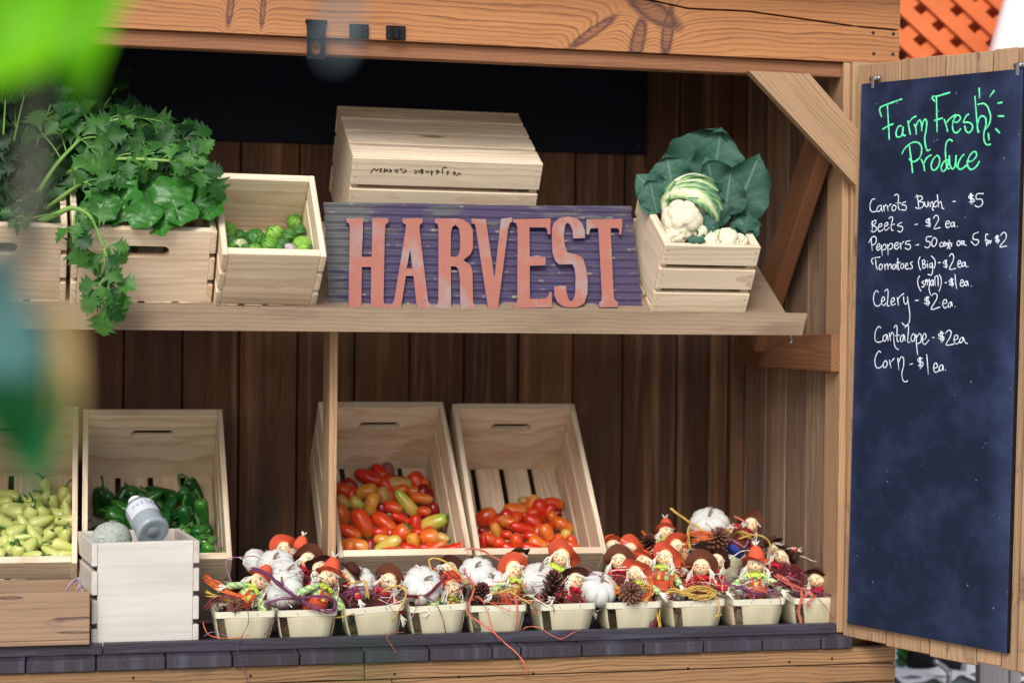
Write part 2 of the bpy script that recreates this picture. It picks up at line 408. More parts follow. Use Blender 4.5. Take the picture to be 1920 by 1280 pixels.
# ------------------------------------------------------------------ ground
def ground_mat():
    b = NT('ground'); P = b.n('TexCoord', {}, 3); n1 = b.noise(P, 3, 6, .7); n2 = b.noise(P, 90, 3)
    col = b.mix(n1, lin(196,190,180), lin(170,162,150)); col = b.mix(b.m('MULTIPLY', n2, .3), col, lin(150,142,130))
    return b.done(b.principled(col, .9, b.bump(n2, .5, .01)))
g = MB().add([(-60,-60,0),(60,-60,0),(60,60,0),(-60,60,0)], [[0,1,2,3]]).build('ground', ground_mat()); tag(g, kind='structure')

# ------------------------------------------------------------------ the stall
stall = thing('produce_stall', 'wooden farm stand with thick fir beam, slanted shelf and dark plank back', 'market stall', (0.45, .35, 0))
bpy.context.view_layer.update()
D = .72
xs = [at(x, 700, D).x for x in (232,342,448,558,665,768,870,972,1075,1168,1270,1365)]
xl = [xs[0]-.1415*k for k in range(6, 0, -1)]+xs+[1.71]
mb = MB()
for a, c in zip(xl, xl[1:]): mb.board((a+.0018, D, .80), (c-.0018, D+.02, 2.36), axis=2, bev=.003)
mb.board((-1.0, D+.022, .3), (1.75, D+.03, 2.36), mi=1)
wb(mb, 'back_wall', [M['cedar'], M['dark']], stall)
mb = MB(); ys = [-.0, .10, .24, .38, .52, .66, .72]
for a, c in zip(ys, ys[1:]): mb.board((1.69, a+.001, .80), (1.708, c-.001, 2.36), axis=2, bev=.003)
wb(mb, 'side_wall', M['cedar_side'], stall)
mb = MB().board((-1.0, 0, .3), (-.98, .72, 2.36), axis=2); wb(mb, 'side_wall', M['cedar_side'], stall)
mb = MB().board((1.652, .675, .828), (1.688, .717, 2.34), axis=2).board((1.60, .70, .828), (1.65, .719, 2.34), axis=2)
wb(mb, 'corner_trim', M['cedar'], stall)
mb = MB()
for k in range(7): mb.board((-1.05, -.12+k*.14, 2.362), (1.86, .018+k*.14, 2.385), axis=0)
wb(mb, 'roof', M['trim'], stall)
# beam: two laps of one timber with a drying crack between them
ck = [at(px, py, 0) for px, py in ((1226, 3), (1290, 17), (1400, 22), (1500, 36), (1600, 50), (1686, 58))]
low = [(-1.0, 2.142), (1.808, 2.142)]+[(p.x, p.z-.0012) for p in ck[::-1]]+[(ck[0].x-.06, 2.262), (-1.0, 2.262)]
upp = [(-1.0, 2.264), (ck[0].x-.07, 2.264)]+[(p.x, p.z+.0025) for p in ck]+[(1.808, 2.36), (-1.0, 2.36)]
mb = MB().prism(low, 0, .042, rnd=0).prism(upp, -.004, .042, rnd=0)
beam = wb(mb, 'beam', M['beam'], stall)
mb = MB().board((-1.0, .014, 2.107), (1.672, .05, 2.141), axis=0); wb(mb, 'beam_trim', M['trim'], stall)
mb = MB()
for px, py in ((1637,62),(1675,64),(1638,101),(1674,102)):
    p = at(px, py, 0); mb.lathe([(.0042,0),(.0042,.0015),(.002,.0022)], 10, M=Matrix.Translation((p.x, .001, p.z)) @ Matrix.Rotation(math.pi/2, 4, 'X'))
    mb.ball((p.x, -.0015, p.z), (.0016,.0006,.0016), mi=1)
wb(mb, 'beam_screws', [M['screw'], M['dark']], stall)
# hasp and two strike plates on the beam
a = at(573, 37, -.006); c = at(612, 112, -.006); w_, h_ = c.x-a.x, a.z-c.z
mb = MB(); panel_hole(mb, w_*.86, h_*.95, .003, (w_*.43, h_*.28, 0, w_*.22, h_*.19), (a.x+w_*.07, -.008, c.z))
mb.tube([(a.x, -.008, a.z-.004), (c.x, -.008, a.z-.004)], .0048, 10); mb.board((a.x+.004, -.013, a.z-.042), (c.x-.004, -.0085, a.z-.006))
mb.board((a.x+.008, -.0155, a.z-.020), (c.x-.010, -.013, a.z-.018))
wb(mb, 'hasp', M['black'], stall)
for (x0, y0, x1, y1) in ((655,45,691,74), (724,48,760,76)):
    a = at(x0, y0, -.004); c = at(x1, y1, -.004); mb = MB()
    mb.board((a.x, -.007, c.z), (c.x, -.0035, a.z)); mx = (a.x+c.x)/2
    mb.board((mx-.007, -.013, c.z+.001), (mx+.007, -.0065, a.z-.001), bev=.003)
    for sx in (.15, .85):
        for sz in (.25, .75): mb.ball((a.x+(c.x-a.x)*sx, -.0074, c.z+(a.z-c.z)*sz), (.0022,.0012,.0022), mi=1, nu=8, nv=5)
    wb(mb, 'strike_plate', [M['black'], M['screw']], stall)
# posts and braces
mb = MB().board((1.672, .0, .828), (1.689, .088, 2.14), axis=2).board((1.6895, -.012, .828), (1.80, .088, 2.14), axis=2).board((1.70, .09, 0), (1.80, .18, .80), axis=2)
wb(mb, 'post', M['frame'], stall)
mb = MB().board((-.98, .0, .0), (-.89, .088, 2.14), axis=2); wb(mb, 'post', M['frame'], stall)
mb = MB().prism([(1.4277,2.105), (1.5723,2.105), (1.717,1.958), (1.717,1.829)], -.038, -.0135, along=(1,-1.0)); wb(mb, 'corner_brace', M['frame'], stall)
dv = Vector((0, .658, -.753)); ctr = Vector((1.64, .16, 1.845))
rot = Matrix(((1,0,0),(0,dv.y,.753),(0,dv.z,.658))).to_4x4(); rot.translation = ctr
mb = MB().board((-.018,-.19,-.046), (.018,.46,.046), axis=1, M=rot); wb(mb, 'wall_brace', M['trim'], stall)
mb = MB().board((1.652, .004, 1.4285), (1.689, .655, 1.515), axis=1); wb(mb, 'wall_rail', M['trim'], stall)
mb = MB().board((-.96, .69, 1.9835), (1.413, .716, 2.35)); p = at(1198, 272, .688)
mb.ball((p.x, .69, p.z), (.0045,.003,.0045), mi=1, nu=8, nv=5)
wb(mb, 'back_panel', [M['navy'], M['screw']], stall)
# slanted shelf with its lip
TS = math.radians(31); sd = Vector((0, math.cos(TS), math.sin(TS)))
ms = Matrix(((1,0,0),(0,sd.y,-sd.z),(0,sd.z,sd.y))).transposed(); ms = Matrix(((1,0,0),(0,sd.y,-math.sin(TS)),(0,sd.z,math.cos(TS)))).to_4x4(); ms.translation = (0, .004, 1.5515)
mb = MB().board((-.95, 0, -.018), (1.548, .20, 0), axis=0, M=ms).board((-.95, .201, -.018), (1.548, .42, 0), axis=0, M=ms)
shelf = wb(mb, 'slanted_shelf', M['grey_pine'], stall)
mb = MB().prism([(-.95,1.506), (1.5686,1.512), (1.581,1.5628), (-.95,1.5590)], -.022, 0); o = wb(mb, 'shelf_lip', M['grey_pine'], stall)
mb = MB(); p = at(1483, 640, .04); mb.ball(p, (.006,.006,.006)); mb.tube([p, p+Vector((0,0,.05))], .003, 8); wb(mb, 'shelf_bolt', M['steel'], stall)
a = at(619,640,.165); c = at(634,640,.165); a2 = at(613,1045,.165)
mb = MB().board((a.x, .165, .8268), (c.x, .285, 1.60), axis=2); wb(mb, 'divider_post', M['frame'], stall)
# counter
jx = [-.98,-.84,-.70,-.558,-.4165,-.2752,-.1337,.0073,.1497,.2878,.4293,.5674,.7089,.848,.9124,1.0499,1.1921,1.3315,1.4718,1.613,1.69]
mb = MB()
for a, c in zip(jx, jx[1:]): mb.board((a+.0014, -.052+random.uniform(-.002,.002), .801), (c-.0014, .715, .826), axis=1, bev=.002)
wb(mb, 'deck', M['deck'], stall)
mb = MB().board((-.96, -.002, .8265), (.02, .018, .849), axis=0).board((.022, -.003, .8265), (1.669, .018, .8497), axis=0); wb(mb, 'deck_lip', M['deck'], stall)
mb = MB(); z = .7995
for k, (h_, j) in enumerate(((.037,.57), (.0415,.63), (.09,.3), (.14,.9), (.14,.2), (.14,.7), (.14,.5))):
    mb.board((-.98, -.040, z-h_+.001), (j-.0008, -.018, z-.0005), axis=0); mb.board((j+.0008, -.0395, z-h_+.001), (1.80, -.018, z-.0005), axis=0); z -= h_+.0008
wb(mb, 'fascia', M['fascia'], stall)
mb = MB()
for px, py in ((470,1266),(740,1263),(860,1268),(1290,1252),(1480,1240),(1000,1262),(1560,1234),(250,1270)):
    p = at(px, py, -.04); mb.ball((p.x, -.0402, p.z), (.003,.0012,.003), nu=8, nv=5)
wb(mb, 'fascia_nails', M['dark'], stall)
mb = MB()
for k in range(6): mb.board((1.782, -.018+k*.12, .02), (1.80, .1+k*.12, .80), axis=2)
wb(mb, 'end_cladding', M['cedar'], stall)
# ------------------------------------------------------------------ door and chalkboard
BP = Vector((1.6892, -.06, 2.0834)); ba, bro = -1.092, -.0183
be = Vector((math.cos(ba), math.sin(ba), 0)); E2 = be*math.cos(bro)+Vector((0,0,1))*math.sin(bro); N2 = -be*math.sin(bro)+Vector((0,0,1))*math.cos(bro)
BN = E2.cross(N2); BM = Matrix((E2, N2, BN)).transposed().to_4x4(); BM.translation = BP
BW, BH = .4253, 1.2274
door = bpy.data.objects.new('door', None); COL.objects.link(door); door.parent = stall; door.matrix_parent_inverse = stall.matrix_world.inverted(); door.matrix_world = BM
us = [-.022]+[(onplane(px, 100, BP-BN*.012, BN)-BP).dot(E2) for px in (1690,1773,1862)]+[.405, .45]
mb = MB()
for i, (a, c) in enumerate(zip(us, us[1:])):
    mb.board((a+.0012, -BH-.033-(.004*(i % 3)), -.03), (c-.0012, .046+.002*(i % 2), -.012), axis=1, bev=.002)
mb.build('door_planks', M['door'], door)
mb = MB().board((.452, -BH-.036, -.034), (.476, .047, .004), axis=1, bev=.006); mb.build('door_edge', M['door'], door)
mb = MB().board((-.015, -.16, -.052), (.44, -.09, -.031), axis=0).board((-.015, -1.15, -.052), (.44, -1.08, -.031), axis=0); mb.build('door_rail', M['door'], door)
board = thing('chalkboard', 'tall navy chalkboard with green and white handwritten price list on open door', 'chalkboard', BM)
mb = MB().board((0, -BH, -.009), (BW, 0, 0), bev=.001, rnd=.2); mb.g = [tuple(v) for v in mb.v]; mb.build('slate', M['slate'], board)
mb = MB().board((BW-.0005, -BH, -.0115), (BW+.003, .0, -.0015), bev=.0005); mb.build('board_edge', M['black'], board)
for px, py in ((1640, 147), (1912, 122)):
    q = onplane(px, py, BP, BN)-BP; u, v = q.dot(E2), q.dot(N2); mb = MB()
    mb.tube([(u-.014, v, -.003), (u+.008, v, -.003)], .0052, 10); mb.ball((u+.011, v, .0), (.006,.006,.006)); mb.board((u-.008, v-.022, .0005), (u-.001, v, .002))
    mb.build('mirror_clip', M['steel'], board)
def chalk(name, crop, strokes, r, mat):
    x0, y0, sc = crop; mb = MB()
    for st in strokes:
        pts = []
        for (a, c) in st:
            q = onplane(x0+a/sc, y0+c/sc, BP, BN)-BP; pts.append(Vector((q.dot(E2), q.dot(N2), .0006)))
        pts = smooth_line(pts, 4) if len(pts) > 2 else [pts[0], (pts[0]+pts[1])/2, pts[1]]
        if len(pts) == 3 and (pts[0]-pts[2]).length < r: pts[2] = pts[0]+Vector((r, 0, 0)); pts[1] = (pts[0]+pts[2])/2
        rr = [r*random.uniform(.8, 1.15) for _ in pts]
        mb.tube(pts, rr, 8, nrm=(0,0,1), flat=.35)
    return mb.build(name, mat, board)
def ST(s): return [[tuple(map(float, p.split(','))) for p in st.split()] for st in s.split('/')]
CA, CB, CC = (1620,150,6.62), (1610,350,6.4), (1610,530,6.4)
chalk('heading_lettering', CA, ST("222,465 205,420 195,380 205,345 240,325 475,238/292,320 305,550 315,750/228,618 300,575 365,548/470,575 430,580 400,650 405,700 430,712 470,690 490,580/490,580 480,640 490,690 520,690/545,505 560,600 578,685/555,540 600,480 650,452/625,550 645,610 650,685/640,600 660,540 695,500 715,560 718,640/718,600 735,520 765,490 780,540 770,640 755,720 765,820 790,880 825,862/882,275 855,235 850,210 910,205 1070,158/900,205 905,450 908,655/872,508 930,490 980,475/995,490 1020,560 1040,648/1020,540 1070,480 1145,432/1100,510 1150,530 1195,490 1190,450 1150,445 1110,510 1100,590 1120,650 1160,655 1205,605/1305,425 1270,450 1240,510 1240,530 1300,530 1345,560 1345,610 1310,655 1270,640 1250,570/1378,200 1395,420 1415,640 1430,635/1410,560 1430,480 1470,450 1510,480 1515,560 1490,660 1490,740 1515,800 1545,808 1575,798/1410,310 1480,295 1530,330 1565,420 1570,500 1545,570 1510,615/1430,100 1436,235/1620,130 1560,215/1655,295 1720,280/1660,452 1740,452/1632,605 1690,665/1545,660 1553,755"), .0020, M['chalk_green'])
chalk('heading_lettering', CA, ST("470,925 510,850 590,785 660,775 710,820 715,900 690,970 630,1015 590,1010 560,980/565,820 585,980 605,1160/710,985 740,1050 755,1135/745,1040 780,970 840,932/910,935 860,985 835,1060 850,1115 890,1115 930,1060 940,980 910,935/1060,990 1000,1010 960,1080 970,1130 1000,1130 1040,1060 1050,980/1100,768 1070,742 1030,770 1012,850 1015,960 1030,1080 1060,1110/1060,940 1065,1040 1090,1105 1120,1090 1140,1020 1145,935/1145,935 1140,1020 1150,1090/1245,925 1210,960 1170,1040 1175,1100 1210,1110 1275,1060/1275,1010 1340,1010 1395,950 1390,900 1350,900 1300,970 1285,1050 1310,1105 1350,1110 1400,1070 1435,1010"), .0020, M['chalk_green'])
chalk('price_lettering', CB, ST("200,150 165,155 140,210 140,270 165,305 215,295/270,225 235,240 220,285 245,300 275,260/275,225 275,270 290,300/300,225 310,300/308,250 330,215/345,225 355,300/352,250 390,205/420,220 400,255 410,290 440,280 450,240 420,220/430,110 460,92 480,120 475,180 478,250 495,285/440,200 510,195/570,180 535,195 520,220 560,225 575,260 555,285 510,275/700,95 715,180 725,270/680,125 750,115 765,150 715,180/715,180 775,190 780,230 730,265 680,250/790,180 800,230 825,240 835,180 845,240/860,190 865,250/865,210 885,180 895,220 885,270 905,285/940,170 915,190 900,230 920,245 950,225/945,95 960,250/958,210 985,180 1000,230 1005,265 1030,262/1128,180 1165,178/1380,110 1330,110 1330,140 1380,150 1385,180 1325,185/1340,80 1350,215/1355,80 1365,215/1500,85 1420,90 1415,150 1470,150 1490,190 1470,230 1430,245 1395,225"), .00125, M['chalk_white'])
chalk('price_lettering', CB, ST("165,410 165,540/150,450 200,400 205,440 165,470 205,480 215,520 175,545 150,530/235,490 275,475 275,445 245,460 235,510 255,540 300,510/310,480 350,460 345,430 320,445 310,500 330,525 370,490/360,385 395,362 410,390 395,450 395,520 420,525/380,465 435,450/520,430 480,450 470,470 520,480 530,510 505,545 465,530/668,460 710,450/860,390 815,400 815,430 855,440 855,470 805,470/835,380 840,490/850,378 858,490/895,385 925,345 955,360 955,410 905,505 980,490/1045,455 1085,440 1085,415 1055,420 1045,465 1065,495 1095,475/1140,425 1110,440 1110,475 1135,475 1150,430/1150,425 1150,470 1165,485/1185,475 1192,480"), .00125, M['chalk_white'])
chalk('price_lettering', CB, ST("150,620 165,770/120,680 160,610 200,600 215,640 195,690 160,700/215,735 255,715 250,685 225,700 215,740 235,765 275,730/275,700 285,835/280,730 310,690 330,710 325,750 290,760/350,690 355,825/355,720 385,680 410,700 400,740 365,755/430,715 470,700 470,670 440,685 430,725 455,750 490,720/500,670 510,755/508,700 545,655/620,650 575,660 565,690 610,695 625,725 600,755 555,735/680,705 725,695/790,720 793,725/880,600 820,605 815,655 850,660 860,700 830,735 800,725/905,610 880,660 885,710 910,715 935,680 935,630 905,610/1000,665 975,690 980,720 1010,715/1015,695 1040,685 1035,665 1015,680 1020,715 1045,705/1050,675 1055,710/1055,690 1070,675 1075,710 1065,750/1090,640 1085,710 1100,750/1070,680 1110,675/1125,675 1105,690 1120,705 1105,718/1200,650 1180,680 1195,710 1220,690 1215,655 1200,650/1235,655 1240,705/1235,655 1265,655 1265,675 1240,685 1295,705/1440,545 1380,575 1378,630 1430,640 1440,670 1400,705 1350,655/1555,580 1530,570 1525,620 1540,715/1510,645 1550,640/1555,650 1550,680 1570,680 1575,655 1555,650/1580,650 1585,685/1584,665 1595,645/1685,600 1645,605 1645,630 1685,640 1680,660 1640,655/1655,585 1660,680/1668,580 1675,685/1700,590 1740,550 1770,570 1765,630 1695,720 1780,712"), .00125, M['chalk_white'])
chalk('price_lettering', CB, ST("175,935 155,890 175,860 260,845/205,870 210,940 225,995/260,930 245,970 260,1000 285,970 280,935 260,930/310,925 320,1000/318,960 345,925 355,995/355,960 385,925 395,990/435,930 410,950 410,985 435,985 450,935/450,930 455,990/470,855 475,990 490,990/450,915 500,910/520,925 505,955 515,985 540,965 540,930 520,925/560,955 590,945 585,920 565,930 560,975 585,990 605,975/650,900 620,920 640,945 645,975 610,990/740,840 720,890 725,950 745,1005/765,885 770,980/760,890 790,880 795,915 770,930 805,940 800,970 765,980/825,920 830,980/825,895 828,898/885,915 855,930 855,965 880,965 885,915 890,1000 875,1060 830,1050/870,830 910,870 920,930 905,985/950,915 985,910/1065,885 1020,900 1025,925 1060,935 1055,965 1015,955/1040,880 1045,980/1050,880 1058,980/1085,840 1115,805 1140,830 1135,890 1090,990 1170,980/1190,930 1225,920 1220,890 1200,895 1190,945 1215,970 1240,950/1275,905 1245,920 1245,955 1270,950 1280,905/1280,905 1285,950 1300,965/1310,960 1316,964"), .00125, M['chalk_white'])
chalk('price_lettering', CB, ST("735,1070 710,1120 715,1180 740,1240 750,1256/785,1130 760,1150 785,1170 780,1205 755,1200/800,1120 805,1190/805,1150 820,1110 828,1185/828,1150 850,1110 850,1190 845,1230 865,1300/890,1115 865,1140 865,1180 890,1175 895,1115 900,1190/915,1080 920,1190/915,1085 950,1075 955,1200/965,1050 990,1100 990,1180 965,1260/1030,1155 1060,1150/1140,1115 1090,1125 1095,1145 1135,1155 1130,1185 1085,1170/1110,1095 1120,1200/1120,1095 1130,1200/1158,1050 1165,1150 1180,1230/1220,1160 1255,1150 1250,1120 1230,1125 1220,1180 1245,1195 1270,1175/1295,1130 1275,1150 1275,1185 1300,1180 1305,1130 1320,1195/1350,1190 1358,1196"), .00125, M['chalk_white'])
chalk('price_lettering', CC, ST("240,120 215,95 185,140 180,210 200,270 240,280 265,255/280,225 310,210 310,175 285,180 275,240 300,275 330,245/310,105 340,80 355,110 350,200 345,275 375,275/395,235 425,220 425,185 400,190 390,250 415,270 445,250/465,175 480,275/475,200 500,160 545,130/540,165 545,230 570,260 590,220/585,165 600,260 615,380 605,480 560,515 520,480/675,215 720,210/850,175 800,185 800,215 845,225 845,255 785,245/815,165 820,280/830,163 838,280/875,160 905,130 940,145 935,200 870,320 980,290/1015,255 1055,240 1050,205 1020,215 1010,270 1040,305 1075,275/1110,230 1080,255 1080,290 1105,285 1115,230 1125,285/1155,285 1160,290"), .00125, M['chalk_white'])
chalk('price_lettering', CC, ST("270,545 240,525 205,580 195,650 210,705 265,710 290,690/340,620 300,640 295,690 325,695 345,625 355,700/370,600 385,700/380,650 400,595 420,620 425,700 440,770 480,805/425,545 445,510 462,530 460,620 465,700 485,700/430,640 490,625/540,620 505,650 505,700 530,700 545,625 560,700/555,545 580,515 600,525 595,620 590,710 620,712/655,610 630,660 640,700 670,690 675,630 655,610/690,620 695,740 710,870/695,660 730,610 755,640 745,710 705,730/770,690 810,660 800,610 775,630 765,700 795,740 845,685/880,660 910,655/1025,605 965,615 970,640 1020,650 1015,690 955,660/985,580 990,720/1000,580 1008,720/1040,610 1080,570 1110,590 1100,650 1050,745 1150,735/1145,690 1190,670 1185,630 1155,640 1145,700 1175,735 1210,710/1250,650 1215,680 1220,720 1250,700 1255,655 1280,715 1310,730"), .00125, M['chalk_white'])
chalk('price_lettering', CC, ST("270,840 245,820 210,870 195,950 215,1015 255,1020 290,990/330,930 300,960 300,1010 325,1015 345,970 330,930/370,925 390,1025/380,960 430,905/470,900 485,1045/480,960 510,890 540,910 540,1000 520,1080 530,1160 560,1190 592,1172/612,980 650,970/770,905 715,915 720,945 770,955 765,1000 715,990/730,890 740,1035/745,890 752,1030/818,855 838,1100/900,1030 945,1010 935,965 910,975 900,1040 930,1075 970,1045/1000,980 970,1010 975,1055 1005,1040 1010,985 1020,1055/1040,1045 1048,1050"), .00125, M['chalk_white'])
CRATE_WRITING = ST("205,285 265,215 300,255 330,215/385,215 355,225 375,245 350,260 380,275/430,215 415,275/430,220 455,250 415,275/470,225 475,275/495,275 530,250 505,225/510,245 540,270/585,235 640,240 610,280 585,235/665,215 700,235 680,250/700,280 760,270 765,250 735,230/890,245 920,250 925,285 890,285/960,240 965,290/1000,230 990,265 1010,300 1030,270 1000,262 1030,240 1000,230/1075,250 1095,285 1120,250/1165,240 1165,330/1140,280 1190,270/1230,300 1270,280 1260,245 1225,255/1240,270 1290,265/1330,300 1340,210 1405,205/1440,260 1400,270 1425,290 1395,315/1500,300 1520,315 1540,285 1500,280 1530,265/1555,335 1600,285 1620,315")
# ------------------------------------------------------------------ crates
def crate_mb(W_, L_, H_, nside=3, nbot=4, handle=True, sl=.0125, en=.018, front_handle=None):
    parts = []
    def endp(y, hd, rn):
        mb = MB(); w = W_-2*sl-.0006
        panel_hole(mb, w, H_-.011, en, (w/2, (H_-.011)*.70, .038, .0135, .0135) if hd else None, (sl+.0003, y, .0105), rnd=rn); return mb
    parts.append(('end_panel', endp(.0015, handle if front_handle is None else front_handle, random.random())))
    parts.append(('end_panel', endp(L_-en-.0015, handle, random.random())))
    gap = .011; sh = (H_-(nside-1)*gap)/nside
    for x in (0, W_-sl):
        mb = MB()
        for k in range(nside): mb.board((x, random.uniform(-.001,.001), k*(sh+gap)), (x+sl, L_+random.uniform(-.001,.001), k*(sh+gap)+sh-(.0008 if k == nside-1 else 0)), axis=1)
        for k in range(nside):
            for yy in (.010, L_-.010):
                for q in (.3, .7): mb.ball((x+(0 if x == 0 else sl), yy, k*(sh+gap)+sh*q), (.0006,.0014,.0014), mi=1, nu=6, nv=4)
        parts.append(('side_slats', mb))
    mb = MB(); w = W_-2*sl; gb = .0125; bw = (w-(nbot-1)*gb)/nbot
    for k in range(nbot): mb.board((sl+.0004+k*(bw+gb), .0005, 0), (sl-.0004+k*(bw+gb)+bw, L_-.0005, .0102), axis=1)
    parts.append(('base_slats', mb)); return parts
def crate_M(o, t, a):
    t, a = math.radians(t), math.radians(a); ex = Vector((math.cos(a), math.sin(a), 0)); eh = Vector((-math.sin(a), math.cos(a), 0)); ez = Vector((0,0,1))
    ed = eh*math.cos(t)+ez*math.sin(t); en = -eh*math.sin(t)+ez*math.cos(t)
    return Vector(o), ex, ed, en
def frame_of(o, x, y, z):
    m_ = Matrix((x, y, z)).transposed().to_4x4(); m_.translation = o; return m_
def crate(label, Mx, W_, L_, H_, mat='pine', group='wooden crates on the stand', **kw):
    r = thing('wooden_crate', label, 'crate', Mx, group)
    for nm, mb in crate_mb(W_, L_, H_, **kw): mb.build(nm, [M[mat], M['screw']], r)
    return r
def lower(o, t, a): q = crate_M(o, t, a); return frame_of(*q)
FT1 = lower((.537,.35,.8275), 44.2, 1.1); FT2 = lower((.862,.35,.8275), 44.6, -1.1)
FJ = lower((-.026,.35,.8275), 43.5, .4); FP = lower((-.348,.35,.8275), 44.8, .6)
crate('pale pine crate tipped forward and heaped with mixed orange, red and yellow plum tomatoes', FT1, .312, .485, .24)
crate('pale pine crate tipped forward with a low pile of red plum tomatoes', FT2, .312, .478, .24)
crate('pale pine crate tipped forward, full of dark green jalapenos behind the bottle', FJ, .328, .465, .236)
crate('pale pine crate tipped forward, full of pale yellow peppers at far left', FP, .312, .465, .24)
FC = lower((-.053,.02,1.560), 31.3, 3.6); FL = lower((-.362,.02,1.560), 31.3, 3.0); FM = lower((.2465,.024,1.558), 49.5, 3.8)
crate('pine crate with slot handle on the shelf holding broad leafy greens', FC, .295, .46, .182)
crate('pine crate at left end of the shelf holding celery stalks', FL, .300, .45, .184)
crate('small pine crate tipped forward on the shelf, half full of tomatillos', FM, .219, .24, .170, mat='pale_pine', handle=False)
o, ex, ed, en = crate_M((.558,.136,1.8985), 31.4, 1.5)
FI = frame_of(o, ed, ex, -en)
inv = crate('upside down pine crate resting behind the purple metal sign, with upside down handwriting', FI, .275, .441, .225, mat='pale_pine', handle=False)
o, ex, ed, en = crate_M((1.221,.02,1.5605), 32.5, 1.0)
FK = frame_of(o+ex*.228, ed, -ex, en)
crate('small pine crate turned sideways on the shelf holding cauliflowers', FK, .232, .228, .176, mat='pale_pine', handle=False)
o, ex, ed, en = crate_M((-.003,.021,.8268), 0.4, 8.0)
FW = frame_of(o, ex, ed, en)
crate('whitish upright pine crate at front left holding a melon and a bottle', FW, .228, .235, .231, mat='white_pine', handle=False, nside=4)
# writing on the upside-down crate
q0 = o_ = FI.translation; nI = -(FI.to_3x3() @ Vector((1,0,0)))
mb = MB(); FIi = FI.inverted()
for st in CRATE_WRITING:
    pts = [FIi @ (onplane(670+a/8.35, 290+c/8.35, q0+nI*.0006, nI)) for a, c in st]
    pts = smooth_line(pts, 3) if len(pts) > 2 else [pts[0], (pts[0]+pts[1])/2, pts[1]]
    mb.tube(pts, .0012, 6, nrm=(1,0,0), flat=.3)
mb.build('handwriting', M['black'], inv)
# weathered long box at the front left corner
r = thing('weathered_box', 'weathered brown wooden box with black nail stains at the front left corner', 'box', (-.006, -.012, .8505))
mb = MB(); panel_hole(mb, .52, .100, .016, None, (-.52, 0, .010), rnd=0); mb.build('front_board', M['weathered_front'], r)
MB().board((-.52, .20, .010), (0, .216, .108), axis=0).build('back_board', M['weathered'], r)
mb = MB().board((-.015, .017, .010), (-.001, .199, .100), axis=1); mb.build('end_board', M['weathered'], r)
mb = MB().board((-.52, -.002, 0), (0, .07, .0095), axis=0).board((-.52, .075, 0), (0, .14, .0095), axis=0).board((-.52, .145, 0), (0, .216, .0095), axis=0); mb.build('base_boards', M['weathered'], r)


# ------------------------------------------------------------------ produce
def fruit_mat(name, a, c, end=None, rough=.22, axis=2, lo=.1, hi=.5, scale=5, spec=.5, scar=False):
    b = NT(name); P = b.n('TexCoord', {}, 3); z = b.xyz(P)[axis]
    nz = b.noise(P, scale, 3); n2 = b.noise(P, 26, 3)
    col = b.mix(b.ramp(nz, [(.35, 0), (.68, 1)]), a, c)
    if end is not None:
        e = b.ramp(b.m('ADD', b.m('ADD', z, .5), b.m('MULTIPLY', b.m('SUBTRACT', nz, .5), .5)), [(lo, 0), (hi, 1)] if hi > lo else [(hi, 1), (lo, 0)])
        col = b.mix(e, col, end)
    col = b.mix(b.m('MULTIPLY', b.m('SUBTRACT', n2, .45), .5, clamp=True), col, b.mix(1., col, (1.25,.95,.6,1), 'MULTIPLY'))
    if scar: col = b.mix(b.ramp(z, [(.452, 0), (.458, .9)]), col, lin(176,150,90)); col = b.mix(b.ramp(n2, [(.66, 0), (.74, .5)]), col, lin(190,120,70))
    return b.done(b.principled(col, b.m('MULTIPLY_ADD', nz, .22, rough-.08), b.bump(nz, .1, .02), Specular_IOR_Level=spec))
TC = {
 'red': fruit_mat('tomato_red', lin(206,48,22), lin(188,30,18), lin(214,84,28), lo=.6, hi=1.1, scar=True),
 'dark red': fruit_mat('tomato_dark', lin(150,22,24), lin(120,14,20), scar=True),
 'orange red': fruit_mat('tomato_orange_red', lin(214,74,26), lin(200,50,22), lin(206,112,40), lo=.55, hi=1.05, scar=True),
 'orange': fruit_mat('tomato_orange', lin(218,112,36), lin(208,84,30), lin(212,150,70), lo=.6, hi=1.0, scar=True),
 'golden': fruit_mat('tomato_golden', lin(216,152,50), lin(206,118,46), lin(196,168,80), lo=.6, hi=1.0, scar=True),
 'olive': fruit_mat('tomato_olive', lin(196,156,84), lin(184,122,64), lin(172,170,88), lo=.5, hi=1.0, scar=True),
 'yellow green': fruit_mat('tomato_green', lin(202,186,84), lin(204,150,72), lin(150,178,56), lo=.45, hi=.95, scar=True),
 'dusty red': fruit_mat('tomato_dusty', lin(150,62,58), lin(128,92,92), rough=.6, scar=True),
}
M['stem'] = leafmat('stem_green', lin(58,104,48), lin(80,128,58), trans=.1, rough=.5)
def tomato_mesh(v, mat):
    rs = random.Random(v)
    prof = [(.0,-.5),(.14,-.487),(.27,-.45),(.37,-.38),(.445,-.27),(.485,-.13),(.5,.0),(.485,.13),(.455,.25),(.40,.355),(.31,.43),(.2,.47),(.10,.476),(.03,.462),(0,.455)]
    pr = [(r_*(1-(.16*v*(z_+.5) if v else 0)), z_) for r_, z_ in prof]
    mb = MB().lathe(pr[1:-1], 20, fn=lambda th, z_: 1+.025*math.cos(3*th+v)+.018*math.cos(5*th)*max(0, z_+.2))
    mb.v = [(x+.10*(v-1)*(z*z-.1), y, z) for x, y, z in mb.v]
    return mb.mesh('plum_tomato', mat)
TM = {(c, v): tomato_mesh(v, mt) for c, mt in TC.items() for v in (0, 1, 2)}
